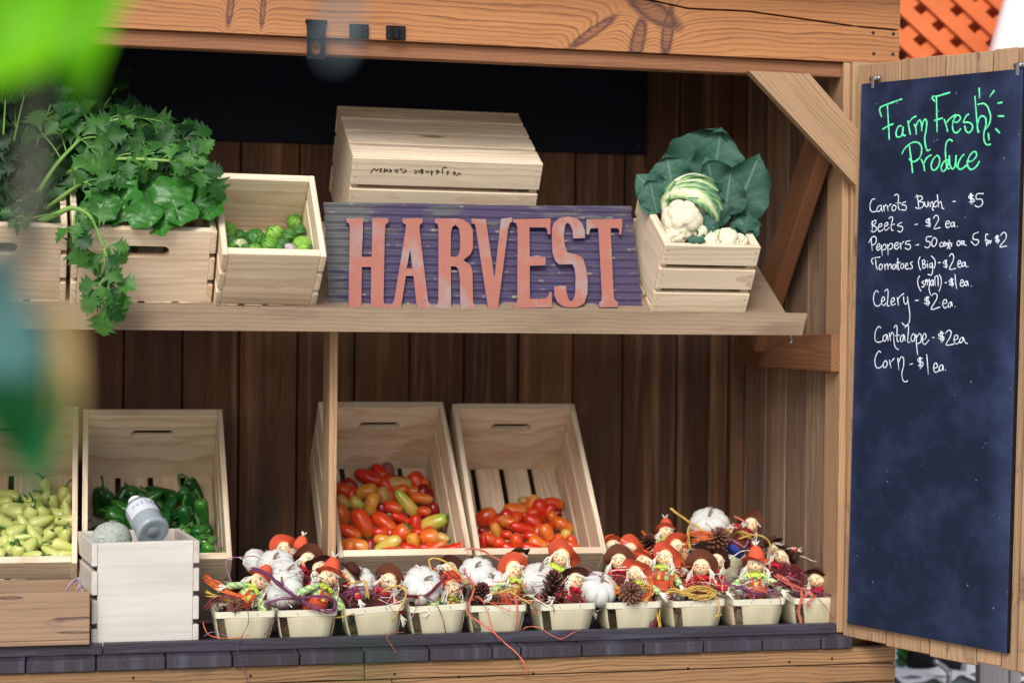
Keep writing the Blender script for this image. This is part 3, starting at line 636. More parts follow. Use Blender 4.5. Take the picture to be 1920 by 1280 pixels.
def calyx_mesh():
    mb = MB()
    for k in range(6):
        a = k*math.pi/3+.3; d = Vector((math.cos(a), math.sin(a), 0))
        mb.tube([Vector((0,0,.465)), d*.12+Vector((0,0,.495)), d*.27+Vector((0,0,.50+.05*(k % 2))), d*.36+Vector((0,0,.56-.07*(k % 3)))], [.035,.05,.035,.006], 5, flat=.4, nrm=(0,0,1))
    mb.tube([(0,0,.46),(.01,0,.53),(.05,0,.60)], [.035,.028,.03], 6); return mb.mesh('calyx', M['stem'])
CALYX = calyx_mesh()
def img_axis(ang, lean): 
    a = math.radians(ang); return (RT*math.cos(a)-UP*math.sin(a)).normalized()*math.cos(lean)-fw*math.sin(lean)
def orient(pos, ax, spin, sx, sz):
    z = ax.normalized(); x = z.orthogonal().normalized(); x = Matrix.Rotation(spin, 3, z) @ x; y = z.cross(x)
    m_ = Matrix((x, y, z)).transposed().to_4x4(); m_.translation = pos
    return m_ @ Matrix.Diagonal((sx, sx, sz, 1))
ORD = ['first','second','third','fourth','fifth','sixth','seventh','eighth','ninth','tenth','eleventh','twelfth']
def rows(items, names):
    """items: dicts with x, y (pixels). gives each a row name and its place from the left among the same look in that row"""
    s_ = sorted(items, key=lambda d: d['y']); n = len(s_); k = len(names)
    for i, d in enumerate(s_): d['row'] = names[min(k-1, i*k//n)]
    grp = {}
    for d in sorted(items, key=lambda d: d['x']): grp.setdefault((d['row'], d['look']), []).append(d)
    for g_ in grp.values():
        for i, d in enumerate(g_): d['place'] = 'only one' if len(g_) == 1 else ('leftmost such' if i == 0 else 'rightmost such' if i == len(g_)-1 else ORD[i]+' such from left')
    return items
def heap_plane(Fm, u0, n0, u1=.03, n1=.215):
    o_ = Fm.translation; ex, ed, en = [Fm.to_3x3().col[i].normalized() for i in range(3)]
    p0 = o_+ed*u0+en*n0; p1 = o_+ed*u1+en*n1; n = ex.cross(p0-p1).normalized(); return p1, n
T1 = """700,150,170,150,60,dusty red|590,180,200,140,40,red|480,240,340,170,20,red|240,290,180,150,30,dark red|810,225,200,120,0,dark red|150,360,200,190,10,orange red|425,380,260,190,165,golden|800,310,320,180,5,olive|1050,270,250,205,60,orange red|1240,350,210,170,80,orange|1150,280,150,140,0,dark red|640,450,210,165,70,olive|910,540,340,175,230,yellow green|1100,480,240,155,10,orange|145,540,170,150,45,olive|320,530,180,170,30,yellow green|500,560,245,165,100,golden,c|750,600,215,165,15,orange red|1125,640,150,140,0,orange red|1240,600,180,140,90,dark red|140,660,230,180,60,orange|390,770,340,235,60,orange red,c|660,770,340,200,35,orange red|850,740,220,120,25,red|1020,770,170,160,90,red|1240,770,320,195,-22,yellow green,c|230,870,270,170,25,orange red|600,890,170,140,0,red|850,900,225,210,-45,orange red,c|300,1030,330,195,5,orange|1000,980,190,170,80,golden|1190,950,205,200,0,orange|1350,970,150,130,20,olive,c|640,980,210,140,10,golden|660,1060,370,190,150,yellow green|960,1090,210,160,10,red|230,1110,170,150,-80,orange red|770,1140,320,150,-5,orange red|1250,1080,290,170,-30,orange red|1100,1145,260,130,10,red|1490,1090,320,155,-20,red|410,1170,170,100,10,orange red|1130,1080,130,110,0,red|480,1060,190,120,90,dark red|1060,905,130,120,0,red|870,690,120,100,0,dark red|620,600,200,140,90,dark red"""
T2 = """270,500,320,260,-30,orange red|520,465,150,130,0,dark red|730,420,330,220,5,orange|880,260,150,130,190,olive,c|1000,300,270,200,-60,orange|1150,400,330,260,75,red|1350,290,290,190,10,orange red|1380,430,200,160,0,dark red|930,520,200,150,20,red|1010,600,250,200,30,red|470,580,330,170,-20,orange red|640,620,260,190,190,orange|430,720,220,180,70,golden|850,710,370,200,15,red|1340,540,190,160,60,orange|1520,620,310,230,30,orange|1250,760,290,250,60,orange|1550,800,200,190,90,yellow green|310,840,250,240,20,orange red|590,840,170,150,0,red|760,930,260,220,80,orange red|990,840,200,180,0,red|1100,950,280,220,30,orange|1400,920,330,280,-70,red|1640,980,220,200,30,orange red|500,960,220,210,30,orange red|650,1040,260,200,20,red|1028,1040,340,170,10,red|230,960,220,120,90,red|380,1090,260,120,0,orange red|230,720,160,130,0,dark red|820,820,150,130,0,dark red|1200,600,170,140,0,dark red|700,780,160,130,0,dark red"""
def settle(pos, Fm, W_, w_, h_=.0105):
    """keep a fruit inside its crate: off the base slats and side slats"""
    inv_ = Fm.inverted(); en = (Fm.to_3x3() @ Vector((0,0,1))); ex = (Fm.to_3x3() @ Vector((1,0,0)))
    q = inv_ @ pos; lo = h_+.46*w_
    if q.z < lo: dr = (CAM-pos).normalized(); pos = pos+dr*((lo-q.z)/max(.2, dr.dot(en)))
    q = inv_ @ pos; m_ = .0135+.47*w_
    if q.x < m_: pos = pos+ex*(m_-q.x)
    if q.x > W_-m_: pos = pos-ex*(q.x-W_+m_)
    if q.y < .02+.45*w_: pos = pos+(Fm.to_3x3() @ Vector((0,1,0)))*(.02+.45*w_-q.y)
    return pos
def tomatoes(data, crop, Fm, hp, where, names, group, xr, bot):
    P0, n0 = heap_plane(Fm, *hp); items = []
    for ln in data.split('|'):
        q = ln.split(','); x, y, l, w_, a = map(float, q[:5]); items.append(dict(x=crop[0]+x/crop[2], y=crop[1]+y/crop[2], l=l/crop[2], w=w_/crop[2], a=a, look=q[5], c=len(q) > 6))
    ins = []
    for k in range(44):
        q = random.choice(items); b_ = dict(x=q['x']+random.uniform(-16,16), y=q['y']+random.uniform(-4,14), l=random.uniform(26,40), w=random.uniform(21,27), a=random.uniform(0,180), look=random.choice(['red','orange red','orange red','dark red','orange']), c=False, b=True)
        if all(math.hypot(b_['x']-o['x'], b_['y']-o['y']) > 11 for o in ins) and b_['y'] < bot and xr[0] < b_['x'] < xr[1]: ins.append(b_)
    items += ins
    for d in items:
        d['col'] = d['look']; d['look'] = ('stalked ' if d['c'] else 'buried ' if d.get('b') else '')+d['look']
    rows(items, names)
    for d in items:
        pos = onplane(d['x'], d['y'], P0, n0); z = pix(pos)[2]; l, w_ = d['l']*z/F*1.2, d['w']*z/F*1.08
        dark = d.get('b') or d['col'] == 'dark red'
        l = max(l, w_*1.12); pos = pos+n0*(-.40*w_-(.024 if d.get('b') else .010 if dark else 0)+random.uniform(-.003,.005)); pos = settle(pos, Fm, .312, w_)
        col = d['col']; v = random.randrange(3)
        me = TM[(col, v)]; key = (where, col, v)
        o = link_mesh('plum_tomato', me); o.matrix_world = orient(pos, img_axis(d['a'], random.uniform(-.15,.3)), random.uniform(0, 6.28), w_, l)
        tag(o, '%s plum tomato in %s, %s, %s' % (d['look'], where, d['row'], d['place']), 'tomato', group)
        if d['c']: link_mesh('calyx', CALYX, o)
tomatoes(T1, (620,850,6.4), FT1, (.40,.035), 'fuller tomato crate', ['back row','upper middle','lower middle','front row'], 'tomatoes in the fuller tipped crate', (636, 862), 1030)
tomatoes(T2, (880,900,8.53), FT2, (.30,.03), 'right tomato crate', ['back row','middle','front row'], 'tomatoes in the right tipped crate', (905, 1082), 1026)

# peppers
def pepper_mesh(name, mat, prof, bend, lob, n=16, stem=True, smat=None):
    mb = MB().lathe([p for p in prof], n, fn=lambda th, z: 1+lob*math.cos(3*th)*max(0, z+.3))
    mb.v = [(x+bend*(z*z-.2), y, z) for x, y, z in mb.v]; me = mb.mesh(name, mat)
    return me
JP = [(.02,-.5),(.10,-.485),(.19,-.44),(.27,-.34),(.33,-.2),(.385,-.02),(.42,.16),(.44,.3),(.42,.41),(.33,.475),(.18,.49),(.05,.47)]
YP = [(.02,-.5),(.10,-.49),(.18,-.44),(.27,-.33),(.36,-.17),(.44,.02),(.5,.2),(.49,.33),(.42,.43),(.3,.48),(.15,.48),(.05,.455)]
mj = fruit_mat('jalapeno_green', lin(28,90,32), lin(17,66,26), lin(46,114,38), rough=.14, lo=.9, hi=1.3)
mj2 = fruit_mat('jalapeno_light', lin(52,120,38), lin(32,92,32), lin(80,140,48), rough=.16, lo=.8, hi=1.2)
my = fruit_mat('pepper_yellow', lin(204,208,126), lin(184,196,106), lin(158,180,80), rough=.3, lo=.8, hi=1.15)
my2 = fruit_mat('pepper_lime', lin(184,200,100), lin(160,184,82), lin(198,204,120), rough=.3, lo=.0, hi=.5)
JM = [pepper_mesh('jalapeno', mm, JP, b_, .03) for mm, b_ in ((mj,.06),(mj,.16),(mj2,.0),(mj,-.1))]
YM = [pepper_mesh('yellow_pepper', mm, YP, b_, .06) for mm, b_ in ((my,.05),(my2,.2),(my,-.2),(my2,.0))]
def stem_mesh(k):
    mb = MB(); s_ = (-1)**k
    mb.lathe([(.30,.44),(.26,.475),(.12,.50),(.07,.52)], 10)
    mb.tube([(0,0,.49),(.02*s_,0,.58),(.10*s_,.03,.70),(.26*s_,.06,.80)], [.085,.065,.055,.07], 7); return mb.mesh('stem', M['stem'])
SM = [stem_mesh(0), stem_mesh(1)]
# (x, y, length, width, direction of the stem in degrees)
J = """188,925,52,32,-80|210,930,44,26,-120|221,960,40,34,-150|197,975,62,26,150|258,912,40,27,200|302,914,62,25,15|278,927,58,24,145|322,939,50,24,120|361,939,78,27,-115|366,908,46,26,-120|388,956,62,28,-95|348,970,56,25,-95|293,948,40,25,60|374,994,48,38,-90|400,1013,46,36,-85|232,945,50,24,30|333,955,46,26,-170|311,968,50,26,100|271,952,50,26,20|246,968,46,26,60|339,996,46,28,-60|318,1005,46,26,10|360,1015,44,28,-40|300,990,44,26,160|383,1030,46,28,-60|350,1036,46,28,10|190,1000,44,28,80|230,915,40,24,120"""
Y = """12,918,50,26,15|4,934,40,24,0|22,950,50,24,10|52,960,42,24,-60|28,945,44,22,180|75,955,40,28,-60|100,938,32,18,-100|88,905,40,22,-110|116,925,44,20,-70|104,950,40,20,20|77,970,44,26,160|118,968,56,22,0|32,985,36,28,150|65,996,44,24,60|90,1000,36,18,-60|110,988,50,26,170|128,998,30,22,-95|30,1002,56,18,170|52,1017,44,30,130|16,1023,40,26,-60|34,1030,36,22,-80|8,970,40,24,200|125,1018,44,22,-160|124,1033,30,20,170|60,1036,40,18,0|20,1010,36,22,90|95,1030,40,20,30|140,1000,30,20,-90|100,1012,36,18,0|44,975,36,20,60|2,1005,36,24,-20|138,950,36,18,80|60,935,40,20,30|130,935,36,18,110|-10,1030,40,26,10|-12,960,44,26,10"""
def peppers(data, meshes, Fm, hp, nm, cat, lab, where, names, group, big=1.0):
    P0, n0 = heap_plane(Fm, *hp); items = []
    for ln in data.split('|'):
        x, y, l, w_, a = map(float, ln.split(',')); items.append(dict(x=x, y=y, l=l, w=w_, a=a, v=random.randrange(len(meshes))))
    ins = []
    for k in range(34):
        q = random.choice(items); b_ = dict(x=q['x']+random.uniform(-16,16), y=q['y']+random.uniform(0,12), l=random.uniform(40,54), w=random.uniform(22,27), a=random.uniform(-200,30), v=random.randrange(len(meshes)), b=True)
        if all(math.hypot(b_['x']-o['x'], b_['y']-o['y']) > 12 for o in ins) and b_['y'] < 1030: ins.append(b_)
    items += ins
    for d in items: d['look'] = 'buried' if d.get('b') else 'steeply standing' if 60 < abs(d['a']) < 120 else 'stem-left' if abs(d['a']) > 120 else 'stem-right'
    rows(items, names)
    for d in items:
        pos = onplane(d['x'], d['y'], P0, n0); z = pix(pos)[2]; l, w_ = d['l']*z/F*big, d['w']*z/F*big
        pos = pos+n0*(-.4*w_-(.022 if d.get('b') else 0)+random.uniform(-.005,.004)); pos = settle(pos, Fm, .312, w_)
        o = link_mesh(nm, meshes[d['v']]); o.matrix_world = orient(pos, img_axis(-d['a'] if False else d['a'], random.uniform(-.1,.35)), random.uniform(0,6.28), w_, l)
        how = {'steeply standing': 'standing steeply', 'stem-left': 'pointing left', 'stem-right': 'pointing right', 'buried': 'half buried'}[d['look']]
        tag(o, '%s %s in the %s, %s, %s' % (lab, how, where, d['row'], d['place'].replace('such ', '')), cat, group)
        link_mesh('stem', SM[random.randrange(2)], o)
peppers(J, JM, FJ, (.40,.035), 'jalapeno', 'pepper', 'glossy jalapeno', 'green pepper crate', ['back row','middle','front row'], 'jalapenos in the tipped crate', 1.12)
peppers(Y, YM, FP, (.42,.04), 'yellow_pepper', 'pepper', 'pale pepper', 'far left crate', ['back row','upper middle','lower middle','front row'], 'pale peppers in the far left crate', 1.14)
# tomatillos
def tomatillo_mat(name, a, c):
    b = NT(name); P = b.n('TexCoord', {}, 3); x, y, z = b.xyz(P); th = b.m('ARCTAN2', y, x)
    rib = b.m('POWER', b.m('ABSOLUTE', b.m('COSINE', b.m('MULTIPLY', th, 5))), 14); nz = b.noise(P, 6, 4, .6)
    col = b.mix(b.ramp(nz, [(.35,0),(.65,1)]), a, c); col = b.mix(b.m('MULTIPLY', rib, .6), col, b.mix(1., a, (.45,.6,.4,1), 'MULTIPLY'))
    return b.done(b.principled(col, .38, b.bump(b.m('ADD', rib, nz), .3, .05), Specular_IOR_Level=.5))
HM = []
for i, (a, c) in enumerate(((lin(120,176,52), lin(92,152,44)), (lin(64,124,36), lin(48,100,32)), (lin(150,196,80), lin(122,178,60)), (lin(206,206,160), lin(176,190,120)), (lin(210,196,200), lin(176,150,170)))):
    mb = MB().lathe([(.08,-.45),(.2,-.43),(.34,-.36),(.45,-.22),(.5,-.02),(.49,.14),(.43,.3),(.31,.41),(.17,.46),(.06,.5)], 24, fn=lambda th, z: 1+.05*math.cos(5*th))
    HM.append(mb.mesh('tomatillo', tomatillo_mat('tomatillo_%d' % i, a, c)))
mb = MB().tube([(0,0,.44),(.02,0,.55),(.10,.02,.66)], [.05,.03,.025], 6)
for k in range(5):
    a = k*1.257; mb.tube([(0,0,.47),(.2*math.cos(a),.2*math.sin(a),.47),(.36*math.cos(a),.36*math.sin(a),.40)], [.04,.06,.01], 5, flat=.3, nrm=(0,0,1))
HS = mb.mesh('stem', M['stem'])
TT = """105,500,140,0,100|150,560,110,0,30|145,630,140,1,-70|250,570,110,1,180|250,650,115,3,80|385,580,190,1,60|390,710,125,0,-80|565,540,145,2,-120|525,645,150,0,-150|615,695,95,1,0|700,565,130,1,10|750,440,125,0,-50|810,520,120,1,180|825,430,90,0,-80|705,695,105,4,-60|820,640,160,2,30|835,700,120,2,-20|310,700,100,1,0|450,620,110,1,90|640,640,110,1,0|180,700,110,1,30|120,700,100,0,0"""
P0, n0 = heap_plane(FM, .215, .060, .02, .160); items = []
for ln in TT.split('|'):
    x, y, w_, k, a = map(float, ln.split(',')); items.append(dict(x=400+x/4.923, y=320+y/4.923, w=w_/4.923, k=int(k), a=a, look=['bright green','dark green','pale green','cream husked','purplish white'][int(k)]))
rows(items, ['back row','front row'])
for d in items:
    pos = onplane(d['x'], d['y'], P0, n0); w_ = d['w']*pix(pos)[2]/F*1.2; pos = settle(pos+n0*(-.3*w_), FM, .219, w_)
    o = link_mesh('tomatillo', HM[d['k']]); o.matrix_world = orient(pos, img_axis(d['a'], random.uniform(.1,.6)), random.uniform(0,6), w_, w_*.96)
    tag(o, '%s tomatillo in the small shelf crate, %s, %s' % (d['look'], d['row'], d['place']), 'tomatillo', 'tomatillos in the small crate')
    if d['k'] < 4: link_mesh('stem', HS, o)
# ------------------------------------------------------------------ purple metal sign
def sign_mats():
    b = NT('purple_tin'); P = b.attr('gco'); x, y, z = b.xyz(P); nz = b.noise(b.n('Mapping', {0: P, 3: (9, 60, 1)}), 1, 6, .65); n2 = b.noise(b.n('Mapping', {0: P, 3: (30, 34, 1)}), 1, 5, .6)
    rdg = b.m('POWER', b.m('ABSOLUTE', b.m('COSINE', b.m('MULTIPLY', y, math.pi/.0196))), 10)
    col = b.mix(b.noise(b.n('Mapping', {0: P, 3: (4, 10, 1)}), 1, 3), lin(62,55,84), lin(78,66,94))
    lft = b.ramp(x, [(.0, .22), (.1, .06), (.2, 0)])
    worn = b.ramp(b.m('ADD', b.m('ADD', nz, lft), b.m('MULTIPLY', b.m('SUBTRACT', y, .12), .5)), [(.58, 0), (.66, .8)])
    col = b.mix(worn, col, lin(96,98,92))
    chip = b.m('MULTIPLY', rdg, b.ramp(n2, [(.57, 0), (.68, .75)]))
    col = b.mix(chip, col, lin(176,172,140))
    a = b.done(b.principled(col, .55, b.bump(nz, .15, .002), Specular_IOR_Level=.4))
    b = NT('salmon_paint'); P = b.n('TexCoord', {}, 3); n1 = b.noise(P, 14, 5, .65); n3 = b.noise(P, 60, 4, .6); n4 = b.noise(P, 6, 4, .6)
    col = b.mix(n1, lin(168,104,86), lin(150,92,78))
    col = b.mix(b.ramp(n4, [(.50, 0), (.60, .8)]), col, lin(146,132,128))
    col = b.mix(b.ramp(n3, [(.64, 0), (.70, .75)]), col, lin(104,98,112))
    c = b.done(b.principled(col, .6, b.bump(n3, .1, .002), Specular_IOR_Level=.35))
    return a, c, plain('letter_edge', lin(92,78,140), .6)
M['tin'], M['salmon'], M['letter_edge'] = sign_mats()
SU = Vector((0, .085, .238)).normalized(); SX = Vector((1, .012, .006)).normalized(); SN = SX.cross(SU).normalized()
SP = onplane(617, 584, Vector((0,.030,1.556)), SN); FS = frame_of(SP, SX, SU, SN)
FSi = FS.inverted()
sign = thing('metal_sign', 'purple corrugated metal sign with big salmon letters HARVEST on the shelf', 'sign', FS)
def lp(px, py, w=0):
    q = FSi @ onplane(px, py, SP+SN*w, SN); return (q.x, q.y)
cr = [lp(608,380), lp(1183,384), lp(1205,586), lp(617,586)]
def corr(u, v):
    l = Vector(cr[3]).lerp(Vector(cr[0]), v); r_ = Vector(cr[2]).lerp(Vector(cr[1]), v)
    wob = .0018*math.sin(v*40)+.001*math.sin(v*97)
    p = l.lerp(r_, u); return Vector((p.x+(wob if u > .5 else -wob*.4), p.y, .0028*math.cos(p.y*2*math.pi/.0196)+.0015*math.sin(u*7)))
mb = MB().grid(corr, 40, 130, g=lambda u, v: tuple(corr(u, v)))
k = len(mb.v); mb.add([(x, y, z-.0012) for x, y, z in mb.v], [f[::-1] for f in mb.f], 0, list(mb.g), 0, True)
mb.build('corrugated_sheet', M['tin'], sign)
LET = [('H', 0, "285,235 470,232 468,400 455,655 565,655 572,400 575,232 750,235 745,280 715,300 707,420 690,1130 700,1165 730,1185 730,1205 553,1205 560,762 455,762 448,1205 305,1200 312,1160 318,800 330,330 320,290 295,275"),
 ('A', 0, "905,235 1120,232 1120,280 1090,300 1085,350 1175,1130 1190,1165 1215,1185 1215,1205 1055,1205 1020,858 935,858 880,1205 750,1205 752,1185 790,1165 810,1120 940,340 940,300 905,280/985,560 1010,780 943,780"),
 ('R', 0, "1255,235 1500,232 1560,245 1630,290 1665,350 1668,460 1665,560 1640,620 1560,685 1640,745 1660,800 1665,1130 1675,1165 1700,1170 1700,1210 1530,1210 1525,870 1510,780 1480,752 1425,752 1425,1210 1245,1205 1247,1185 1280,1165 1290,1130 1295,330 1285,290 1255,280/1425,650 1427,400 1440,330 1480,297 1520,340 1532,430 1530,560 1515,620 1490,650"),
 ('V', 0, "1655,235 1808,240 1901,890 1976,235 2095,220 2095,265 2070,280 2050,350 1936,1210 1831,1210 1700,320 1690,290 1655,285"),
 ('E', 1, "360,240 768,230 765,400 740,400 735,350 710,325 538,325 538,645 712,650 710,738 538,742 538,1105 690,1105 735,1085 755,1030 775,1030 780,1195 365,1208 365,1165 395,1150 405,1110 410,330 395,280 362,270"),
 ('S', 1, "1140,440 1015,445 1010,360 985,300 955,270 925,300 912,400 920,520 950,600 1060,625 1120,670 1150,760 1168,900 1165,1050 1130,1150 1060,1190 980,1198 900,1185 840,1140 810,1070 805,970 880,960 930,965 935,1020 955,1100 985,1135 1020,1100 1035,1030 1040,880 1030,770 1005,725 860,728 820,690 790,600 785,480 785,330 810,270 870,225 960,208 1050,225 1110,280 1140,360"),
 ('T', 1, "1160,240 1548,232 1545,330 1535,400 1515,400 1520,350 1495,330 1420,330 1450,1060 1460,1110 1495,1135 1495,1190 1295,1192 1295,1140 1320,1125 1325,1060 1290,330 1200,335 1185,400 1160,400")]
for nm, which, s_ in LET:
    cu = bpy.data.curves.new('letter', 'CURVE'); cu.dimensions = '2D'; cu.fill_mode = 'BOTH'; cu.extrude = .0028; cu.bevel_depth = .0005
    for loop in s_.split('/'):
        pts = [lp((600 if which == 0 else 900)+float(p.split(',')[0])/5.82, 370+float(p.split(',')[1])/5.82, .011) for p in loop.split()]
        sp = cu.splines.new('POLY'); sp.points.add(len(pts)-1); sp.use_cyclic_u = True
        for q, p in zip(sp.points, pts): q.co = (p[0], p[1], 0, 1)
    tmp = bpy.data.objects.new('tmp', cu); COL.objects.link(tmp)
    me = bpy.data.meshes.new_from_object(tmp.evaluated_get(bpy.context.evaluated_depsgraph_get())); bpy.data.objects.remove(tmp)
    me.name = 'letter'; me.materials.clear(); me.materials.append(M['salmon']); me.materials.append(M['letter_edge'])
    for p in me.polygons: p.material_index = 0 if p.normal.z > .9 else 1; p.use_smooth = False
    o = link_mesh('letter', me, sign); o.location = (0, 0, .011)

# ------------------------------------------------------------------ leaves: celery, broad greens, cauliflower
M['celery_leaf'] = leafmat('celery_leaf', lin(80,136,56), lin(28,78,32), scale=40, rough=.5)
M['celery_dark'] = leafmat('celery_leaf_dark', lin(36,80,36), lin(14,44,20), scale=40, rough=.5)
M['celery_shaded'] = leafmat('celery_leaf_shaded', lin(44,94,38), lin(15,50,22), scale=40, rough=.5)  # celery green darkened: the shade inside the heap is painted into the colour
M['celery_stalk'] = leafmat('celery_stalk', lin(140,178,90), lin(96,150,66), trans=.15, scale=20)
M['broad_leaf'] = leafmat('broad_leaf', lin(56,120,42), lin(22,74,26), scale=45, rough=.34, vein=lin(76,138,60), trans=.25)
M['cauli_leaf'] = leafmat('cauliflower_leaf', lin(58,100,82), lin(34,72,60), scale=12, rough=.6, vein=lin(88,130,106), trans=.2)
M['cauli_inner'] = leafmat('cauliflower_inner_leaf', lin(208,222,180), lin(158,192,134), scale=14, rough=.45, vein=lin(222,230,190), trans=.25)
def wrap_leaf():
    b = NT('cauliflower_wrapping_leaf'); g = b.attr('gco'); u, v, _ = b.xyz(g); c = b.m('MULTIPLY', b.m('ABSOLUTE', b.m('SUBTRACT', u, .5)), 2)
    nz = b.noise(b.n('TexCoord', {}, 3), 60, 4); f = b.m('ADD', b.m('ADD', c, b.m('MULTIPLY', v, .5)), b.m('MULTIPLY', b.m('SUBTRACT', nz, .5), .7))
    col = b.ramp(f, [(.25, lin(232,234,208)), (.6, lin(196,214,150)), (.85, lin(128,172,104)), (1.0, lin(78,128,84))])
    rib = b.ramp(b.m('ABSOLUTE', b.m('SUBTRACT', b.m('FRACT', b.m('MULTIPLY', b.m('SUBTRACT', v, b.m('MULTIPLY', c, .3)), 6)), .5)), [(0, .7), (.09, 0)])
    col = b.mix(rib, col, lin(226,230,196))
    return b.done(b.n('MixShader', {0: .15, 1: b.principled(col, .5, b.bump(b.m('ADD', nz, rib), .3, .004)), 2: b.n('BsdfTranslucent', {'Color': col})}))
M['cauli_wrap'] = wrap_leaf()
M['curd'] = plain('cauliflower_curd', lin(224,217,188), .75, .12, 90, bump=.4, spec=.2)
def leaflet(mb, base, d, nrm, L, lobes=5, cup=.25, droop=.3, mi=0, wide=.42, rnd=None):
    """toothed leaflet: base point, direction, face normal, length"""
    d = d.normalized(); s_ = d.cross(nrm).normalized(); n = s_.cross(d).normalized(); rnd = random.random() if rnd is None else rnd
    st = [0,.14,.28,.40,.49,.54,.60,.68,.73,.78,.85,.89,1.0]
    hw = [.02,.05,.12,.26,.46,.30,.24,.40,.26,.14,.22,.11,.0] if lobes > 3 else [.02,.1,.25,.34,.30,.38,.33,.34,.26,.22,.2,.1,.0]
    jit = [random.uniform(.85,1.15) for _ in st]
    rows_ = []
    for t, h, j in zip(st, hw, jit):
        w_ = h*wide/.42*L*j
        c = base+d*(t*L)-n*(droop*L*t*t)
        rows_.append([c-s_*w_+n*(cup*w_)+d*(.22*L*h), c-s_*w_*.5+n*(cup*w_*.35), c, c+s_*w_*.5+n*(cup*w_*.35), c+s_*w_*(.9+.2*random.random())+n*(cup*w_)+d*(.22*L*h)])
    vs = [p for r_ in rows_ for p in r_]; fs = [[i*5+k, i*5+k+1, (i+1)*5+k+1, (i+1)*5+k] for i in range(len(st)-1) for k in range(4)]
    g = [(k/4, t, 0) for t in st for k in range(5)]
    mb.add(vs, fs, mi, g, rnd, True)
def spray(mb, tip, d, nrm, L, n=3):
    """a celery leaf: one end leaflet with pairs along the stalk below it"""
    d = d.normalized(); s_ = d.cross(nrm).normalized()
    leaflet(mb, tip-d*L*.15, d+nrm*random.uniform(-.2,.2), nrm, L*random.uniform(.85,1.1), droop=random.uniform(.1,.5), wide=.52)
    for k in range(1, n):
        b_ = tip-d*L*(.30*k+.05)
        for q in (-1, 1):
            leaflet(mb, b_, d*random.uniform(.5,.9)+s_*q*random.uniform(.7,1.0)+nrm*random.uniform(-.3,.3), nrm+s_*random.uniform(-.4,.4), L*random.uniform(.6,.95), droop=random.uniform(.1,.5), wide=.52)
VW = -fw
def celery(label, stems, mats):
    p0 = at(*stems[0][0][0]); r = thing('celery', label, 'celery', Matrix.Translation(p0)); 
    for pts, rad, tips in stems:
        P = smooth_line([at(*p)-p0 for p in pts], 5); mb = MB(); k = len(P)
        mb.tube(P, [rad*(1-.6*i/k) for i in range(k)], 8, flat=.75)
        st = mb.build('stalk', M['celery_stalk'], r); lf = MB()
        for (px, py, Y, ang, L, nn) in tips:
            tip = at(px, py, Y)-p0; d = img_axis(ang, random.uniform(-.25,.3)); nr = (VW+Vector((random.uniform(-.6,.6), random.uniform(-.2,.2), random.uniform(.0,1.0)))).normalized()
            b_ = min(P, key=lambda q: (q-(tip-d*L*.7)).length)
            lf_b = tip-d*L*.2
            mb2 = [b_, b_.lerp(lf_b, .5)+Vector((0,0,.004)), lf_b]; lf.tube(smooth_line(mb2, 3), .0016, 5, mi=1)
            spray(lf, tip, d, nr, L, nn)
        lf.build('leaves', [mats, M['celery_stalk']], st)
    return r
celery('celery stalks arching right over the shelf crates with jagged green leaves', [
  ([(25,425,.06),(60,380,.05),(105,310,.04),(150,262,.04)], .0085, [(160,250,.04,-40,.062,3),(200,258,.03,-10,.06,3),(178,285,.02,35,.058,2),(110,225,.06,-75,.066,3),(75,240,.05,-110,.06,2)]),
  ([(28,425,.1),(80,360,.1),(150,312,.06),(215,298,.03),(330,302,-.02)], .0075, [(345,290,-.03,-30,.052,3),(388,330,-.06,40,.062,2),(300,285,.0,-15,.055,3),(255,290,.02,10,.052,3),(250,310,.0,40,.05,2),(375,285,-.04,-40,.05,2)]),
  ([(40,425,.08),(95,385,.03),(140,352,.0),(165,340,-.02)], .006, [(180,345,-.03,-25,.05,3),(150,312,-.01,-10,.055,2),(200,340,-.03,5,.05,2)]),
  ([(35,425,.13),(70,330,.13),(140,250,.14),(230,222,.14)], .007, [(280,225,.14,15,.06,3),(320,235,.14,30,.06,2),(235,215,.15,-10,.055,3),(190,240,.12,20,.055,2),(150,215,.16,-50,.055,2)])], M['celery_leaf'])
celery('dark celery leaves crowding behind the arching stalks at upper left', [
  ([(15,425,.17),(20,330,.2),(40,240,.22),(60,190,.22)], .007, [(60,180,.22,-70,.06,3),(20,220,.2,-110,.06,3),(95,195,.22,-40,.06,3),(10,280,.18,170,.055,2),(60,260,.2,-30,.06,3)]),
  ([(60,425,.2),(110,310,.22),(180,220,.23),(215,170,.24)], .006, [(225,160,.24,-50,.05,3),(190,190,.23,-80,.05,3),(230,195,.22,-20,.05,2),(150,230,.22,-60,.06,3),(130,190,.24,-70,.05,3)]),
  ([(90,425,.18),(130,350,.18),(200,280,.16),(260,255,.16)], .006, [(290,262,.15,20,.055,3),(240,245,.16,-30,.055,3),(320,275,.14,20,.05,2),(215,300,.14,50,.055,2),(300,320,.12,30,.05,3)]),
  ([(5,425,.1),(-20,350,.1),(-30,280,.1)], .007, [(0,300,.1,-50,.06,3),(20,345,.09,-30,.06,2),(-20,260,.1,-80,.06,3),(10,395,.06,40,.05,2)])], M['celery_dark'])
